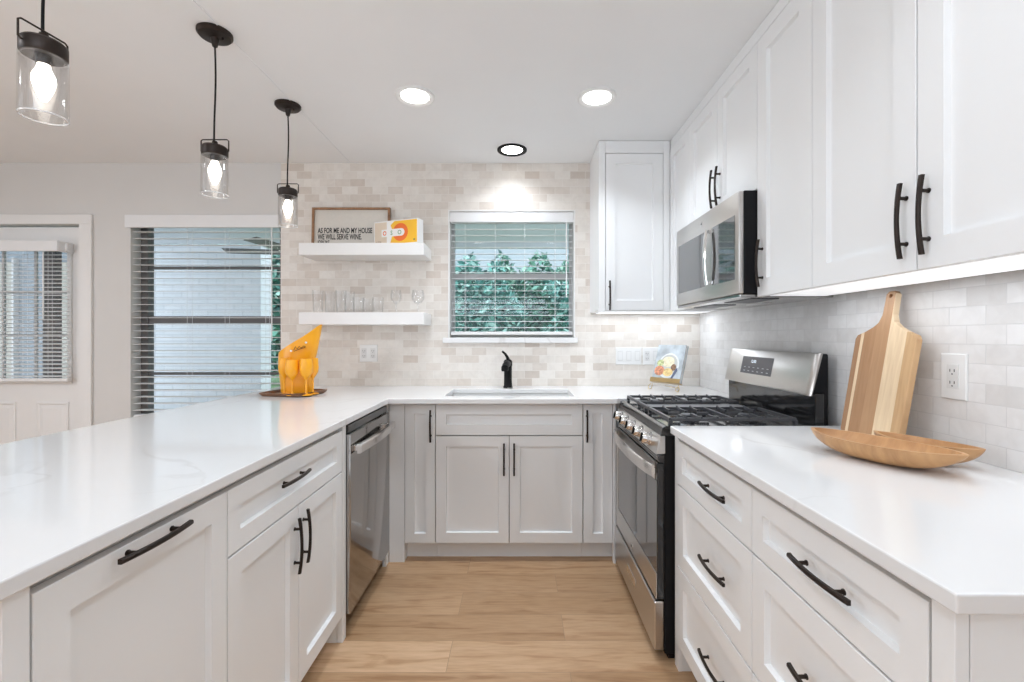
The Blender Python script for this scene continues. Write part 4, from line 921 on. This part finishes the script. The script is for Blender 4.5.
# ------------------------------------------------------------------ ceiling fixtures
def downlight(label, x, y, dark, r=.096, power=SPOT_W):
    t = thing('recessed_light', label, 'ceiling light', (x, y, CH)); mb = MB(); c = (x, y, CH)
    mb.lathe([(r, -.0005), (r, -.008), (r - .008, -.012), (r - .026, -.006), (r - .028, -.0015)], c, 36); mb.build('trim_ring', M['black'] if dark else M['plastic'], t, smooth=True)
    mb = MB(); mb.lathe([(0, -.004), (r - .0275, -.004), (r - .0275, -.002), (0, -.002)], c, 36); mb.build('lens', M['lamp'], t, smooth=True)
    area('recessed_lamp', (x, y, CH - .016), (0, 0, -1), .13, .13, power, SPOT_C, 'DISK', 2.2)
G_ = 'recessed lights in the kitchen ceiling'
downlight('left white-trimmed recessed ceiling light above the aisle', -.513, 2.27, False); downlight('right white-trimmed recessed ceiling light above the aisle', .387, 2.283, False)
downlight('dark-trimmed recessed ceiling light in front of the window', -.044, 2.922, True, .094, 2.3)
downlight('unseen ceiling light added for fill on the range side', .387, .75, False, power=2.2); downlight('unseen ceiling light added for fill on the peninsula side', -.513, .75, False, power=2.2)  # pair out of view, added to brighten the near half of the kitchen
t = thing('dining_ceiling_light', 'round flush ceiling light in the dining half of the room', 'ceiling light', (-3.0, .4, CH))
mb = MB(); mb.lathe([(.0, CH - .0005), (.20, CH - .0005), (.20, CH - .03), (.19, CH - .035), (.0, CH - .035)], (-3.0, .4, 0), 36); mb.build('base', M['wframe'], t, smooth=True)
mb = MB(); mb.lathe([(.185, CH - .0355), (.175, CH - .07), (.12, CH - .10), (0, CH - .11)], (-3.0, .4, 0), 36); mb.build('shade', M['lamp'], t, smooth=True)
area('dining_lamp', (-3.0, .4, CH - .13), (0, 0, -1), .34, .34, 30, (.94, .985, 1.05), 'DISK')
def pendant(label, x, y, zc, ztop=CH, turn=0.0):
    """jar-style pendant; zc = z of the cap top"""
    t = thing('pendant_lamp', label, 'pendant light', (x, y, ztop), 'glass pendants over the peninsula'); c = (x, y, 0)
    mb = MB(); mb.lathe([(.0, ztop - .0005), (.062, ztop - .0005), (.062, ztop - .010), (.055, ztop - .018), (.016, ztop - .024), (.009, ztop - .055), (0, ztop - .056)], c, 32); mb.tube([(x + .03, y, ztop - .018), (x + .03, y, ztop - .03)], .004, 8); mb.build('canopy', M['bronze'], t, smooth=True)
    mb = MB(); n = 10; mb.tube([(x + .003 * math.sin(i / n * 5), y, ztop - .05 + (zc + .012 - ztop + .05) * i / n) for i in range(n + 1)], .0034, 8); mb.build('cord', M['black'], t, smooth=True)
    mb = MB(); mb.lathe([(0, zc + .022), (.009, zc + .020), (.012, zc + .004), (.040, zc), (.0455, zc - .006), (.0455, zc - .034), (.0425, zc - .038), (.030, zc - .036), (0, zc - .030)], c, 32); cp = mb.build('cap', M['bronze'], t, smooth=True)
    mb = MB(); mb.tube([(x - .046, y, zc - .022), (x - .054, y, zc - .018), (x - .054, y, zc + .022), (x - .048, y, zc + .027), (x + .048, y, zc + .027), (x + .054, y, zc + .022), (x + .054, y, zc - .018), (x + .046, y, zc - .022)], .0024, 7)
    for v in mb.v:
        a_ = v.x - x; b_ = v.y - y; v.x = x + a_ * math.cos(turn) - b_ * math.sin(turn); v.y = y + a_ * math.sin(turn) + b_ * math.cos(turn)
    mb.build('wire_bail', M['bronze'], cp, smooth=True)
    mb = MB(); mb.lathe([(0, zc - .036), (.016, zc - .036), (.015, zc - .058), (0, zc - .058)], c, 16); mb.build('socket', M['bronze'], t, smooth=True)
    mb = MB(); g0 = zc - .036; g1 = zc - .190
    mb.lathe([(.0425, g0), (.0465, g0 - .004), (.0465, g1 + .002), (.0455, g1), (.0435, g1), (.0435, g0 - .006), (.041, g0 - .002)], c, 40); gs = mb.build('glass_shade', M['pglass'], t, smooth=True)
    mb = MB(); mb.lathe([(.0467, g1 + .0030), (.0467, g1 - .0004), (.0433, g1 - .0004), (.0433, g1 + .0030), (.0467, g1 + .0030)], c, 40); mb.build('glass_rim', M['rim'], gs, smooth=True)
    mb = MB(); b0 = zc - .056; mb.lathe([(0, b0), (.012, b0), (.014, b0 - .012), (.022, b0 - .030), (.023, b0 - .044), (.018, b0 - .064), (.011, b0 - .082), (.006, b0 - .092), (0, b0 - .094)], c, 24); mb.build('bulb', M['bulb'], t, smooth=True)
pendant('nearest and largest-looking glass pendant, at the front end of the row', -1.19, 1.152, 1.988, turn=1.45); pendant('middle glass pendant of the row over the peninsula', -1.190, 1.80, 1.994); pendant('farthest glass pendant, hanging near the tile wall', -1.186, 2.361, 2.008)

# ------------------------------------------------------------------ outdoors
def stuff(o, label, cat): return tag(o, label, cat, kind='stuff')
mb = MB(); mb.box(-30, 30, 5.6, 45, -.32, -.10); struct(mb.build('ground_lawn_outside', M['lawn']))
mb = MB(); mb.box(-12, 6, BY + .16, 5.59, -.30, -.08); struct(mb.build('ground_patio_outside', M['patio']))
mb = MB(); mb.box(-12, 6, BY + .16, 5.5, 2.36, 2.50); mb.box(-3.0, 6, 5.38, 5.5, 2.30, 2.3595); tag(mb.build('porch_roof', M['soffit'], None, (-2, 4.3, 2.36)), 'pale flat porch ceiling seen through the top of the windows', 'roof')
for x in (2.6,):
    mb = MB(); mb.box(x - .05, x + .05, 5.38, 5.5, -.08, 2.2595, .005)
    tag(mb.build('porch_post', M['siding'], None, (x, 5.44, -.08)), 'slim pale porch post at the far right end of the porch', 'post')
mb = MB(); mb.box(-4.9, -3.10, 5.52, 5.75, -.08, 2.3595); tag(mb.build('brick_wall', M['brick'], None, (-4, 5.6, -.08)), 'white painted brick wall outside the tall window', 'wall')
t = thing('sunroom_wing', 'pale blue-grey sunroom wall with tall shuttered windows outside the door', 'building', (-6.5, 5.7, -.08))
mb = MB(); mb.box(-11, -4.92, 5.56, 5.8, -.08, 2.35); mb.build('wall', M['siding'], t)
for x in (-6.75, -6.2, -7.4, -5.5):
    mb = MB(); mb.box(x - .13, x + .13, 5.52, 5.5595, .35, 2.15, .006); mb.build('shutter', M['curtain'], t)
    mb = MB(); mb.box(x - .155, x - .131, 5.50, 5.5595, .3, 2.2); mb.box(x + .131, x + .155, 5.50, 5.5595, .3, 2.2); mb.build('shutter_frame', M['trim'], t)
mb = MB(); mb.box(-4.09, -3.985, 3.95, 4.01, -.08, 2.3595); tag(mb.build('brick_pier', M['dbrick'], None, (-4.04, 3.98, -.08)), 'dark brick pier seen through the right side of the door glass', 'pier')
# porch fan
t = thing('porch_fan', 'grey ceiling fan with flat blades hanging under the porch roof', 'ceiling fan', (-2.20, 4.6, 2.36))
mb = MB(); mb.lathe([(0, 2.3595), (.06, 2.3595), (.055, 2.32), (.014, 2.31), (.014, 2.17), (.10, 2.15), (.12, 2.10), (.10, 2.05), (.03, 2.02), (0, 2.02)], (-2.20, 4.6, 0), 24); mb.build('motor', M['wframe'], t, smooth=True)
for k in range(5):
    a = math.radians(190 + 72 * k); m4 = Matrix.Translation((-2.20, 4.6, 2.09)) @ Matrix.Rotation(a, 4, 'Z') @ Matrix.Rotation(.18, 4, 'X')
    mb = MB(); mb.obb(m4, .11, .68, -.065, .065, -.004, .004, .002); mb.build('blade', M['wframe'], t)
t = thing('house_outside', 'pale blue-grey house wall far behind the garden trees', 'building', (0, 24, -.10))
mb = MB(); mb.box(-16, 16, 24, 30, -.099, 7.0); mb.build('wall', M['siding'], t)
mb = MB(); mb.rings([[(-16.6, 23.4, 7.0), (-16.6, 30.6, 7.0), (-16.6, 27, 9.0)], [(16.6, 23.4, 7.0), (16.6, 30.6, 7.0), (16.6, 27, 9.0)]]); mb.build('roof', M['wframe'], t)
def shrub(name, label, c, rx, ry, rz, n, m, size, trunks=0, group='greenery beyond the porch'):
    t = thing(name, label, 'tree' if 'tree' in name else 'shrub', (c[0], c[1], -.10)); rnd = random.Random(int(abs(c[0] * 100) + c[1] * 10))
    mb = MB()
    for i in range(n):
        while True:
            p = Vector((rnd.uniform(-1, 1), rnd.uniform(-1, 1), rnd.uniform(-1, 1)))
            if (.35 < p.length < 1) if trunks < 0 or 'tree' in name else (p.x ** 4 + p.y ** 4 + p.z ** 4 < 1): break
        p = Vector((c[0] + p.x * rx * (1 + .15 * math.sin(p.z * 9 + p.x * 5)), c[1] + p.y * ry, c[2] + p.z * rz * (1 + .12 * math.sin(p.x * 11))))
        a = Vector((rnd.gauss(0, 1), rnd.gauss(0, 1), rnd.gauss(0, .7))).normalized(); b_ = a.cross(Vector((rnd.gauss(0, 1), rnd.gauss(0, 1), rnd.gauss(0, 1)))).normalized(); s_ = size * rnd.uniform(.6, 1.4)
        mb.add([p - a * s_, p + b_ * s_ * .42, p + a * s_, p - b_ * s_ * .42], [[0, 1, 2, 3]])
    mb.build('foliage', m, t, recalc=False)
    mb = MB()
    for k in range(max(1, trunks)):
        x = c[0] + rnd.uniform(-.12, .12) * max(1, trunks); lean_ = rnd.uniform(-.4, .4) * (1 if trunks else 0)
        mb.tube([(x, c[1] - (ry * .9 if trunks else 0), -.10), (x + lean_ * .5, c[1] - (ry * .95 if trunks else 0), c[2] * .6), (x + lean_, c[1], c[2])], [.06, .04, .025], 8)
    mb.build('trunk', M['bark'], t, smooth=True)
shrub('leafy_shrub', 'large teal-green shrub low behind the left half of the sink window', (-1.0, 8.2, 1.24), 1.0, .8, 1.34, 8500, M['leaf1'], .065, 3)
shrub('leafy_shrub', 'dense green shrub behind the middle of the sink window', (.25, 10.1, 1.34), 1.45, .8, 1.58, 8500, M['leaf2'], .075)
shrub('leafy_shrub', 'wide teal-green shrub behind the right half of the sink window', (1.55, 8.3, 1.24), 1.0, .8, 1.34, 8500, M['leaf1'], .065)
shrub('garden_tree', 'broad dark green tree far behind the shrubs, on the right', (3.8, 13.0, 1.45), 3.4, 1.6, 1.7, 6000, M['leaf2'], .15)
shrub('garden_tree', 'broad dark green tree far behind the shrubs, straight behind the sink window', (-1.2, 16.9, 1.8), 3.0, 1.5, 1.95, 6000, M['leaf2'], .15)
shrub('garden_tree', 'tall green tree standing right of the white brick wing', (-7.5, 13.0, 2.9), 3.3, 1.5, 2.6, 9000, M['leaf1'], .15)
shrub('garden_tree', 'dark garden tree at the far left behind the lawn', (-10.6, 19, 3.0), 3.6, 1.5, 2.6, 6000, M['leaf2'], .20)
GR = {'recessed_light': 'recessed lights in the kitchen ceiling', 'wall_cabinet': 'white wall cabinets', 'base_cabinet': 'white base cabinets', 'drawer_cabinet': 'three-drawer base cabinets on the right',
      'cabinet_light': 'lights with a widened glow under the wall cabinets', 'venetian_blind': 'white slatted blinds', 'floating_shelf': 'floating shelves on the tile wall', 'leafy_shrub': 'shrubs behind the porch',
      'garden_tree': 'trees in the garden', 'dough_bowl': 'wooden dough bowls', 'outlet': 'outlet plates on the tile', 'quartz_worktop': 'white quartz worktops'}
for o in bpy.data.objects:
    k = o.name.split('.')[0]
    if o.parent is None and k in GR: o['group'] = GR[k]
for o in bpy.data.objects:
    if '_b' in o: del o['_b']
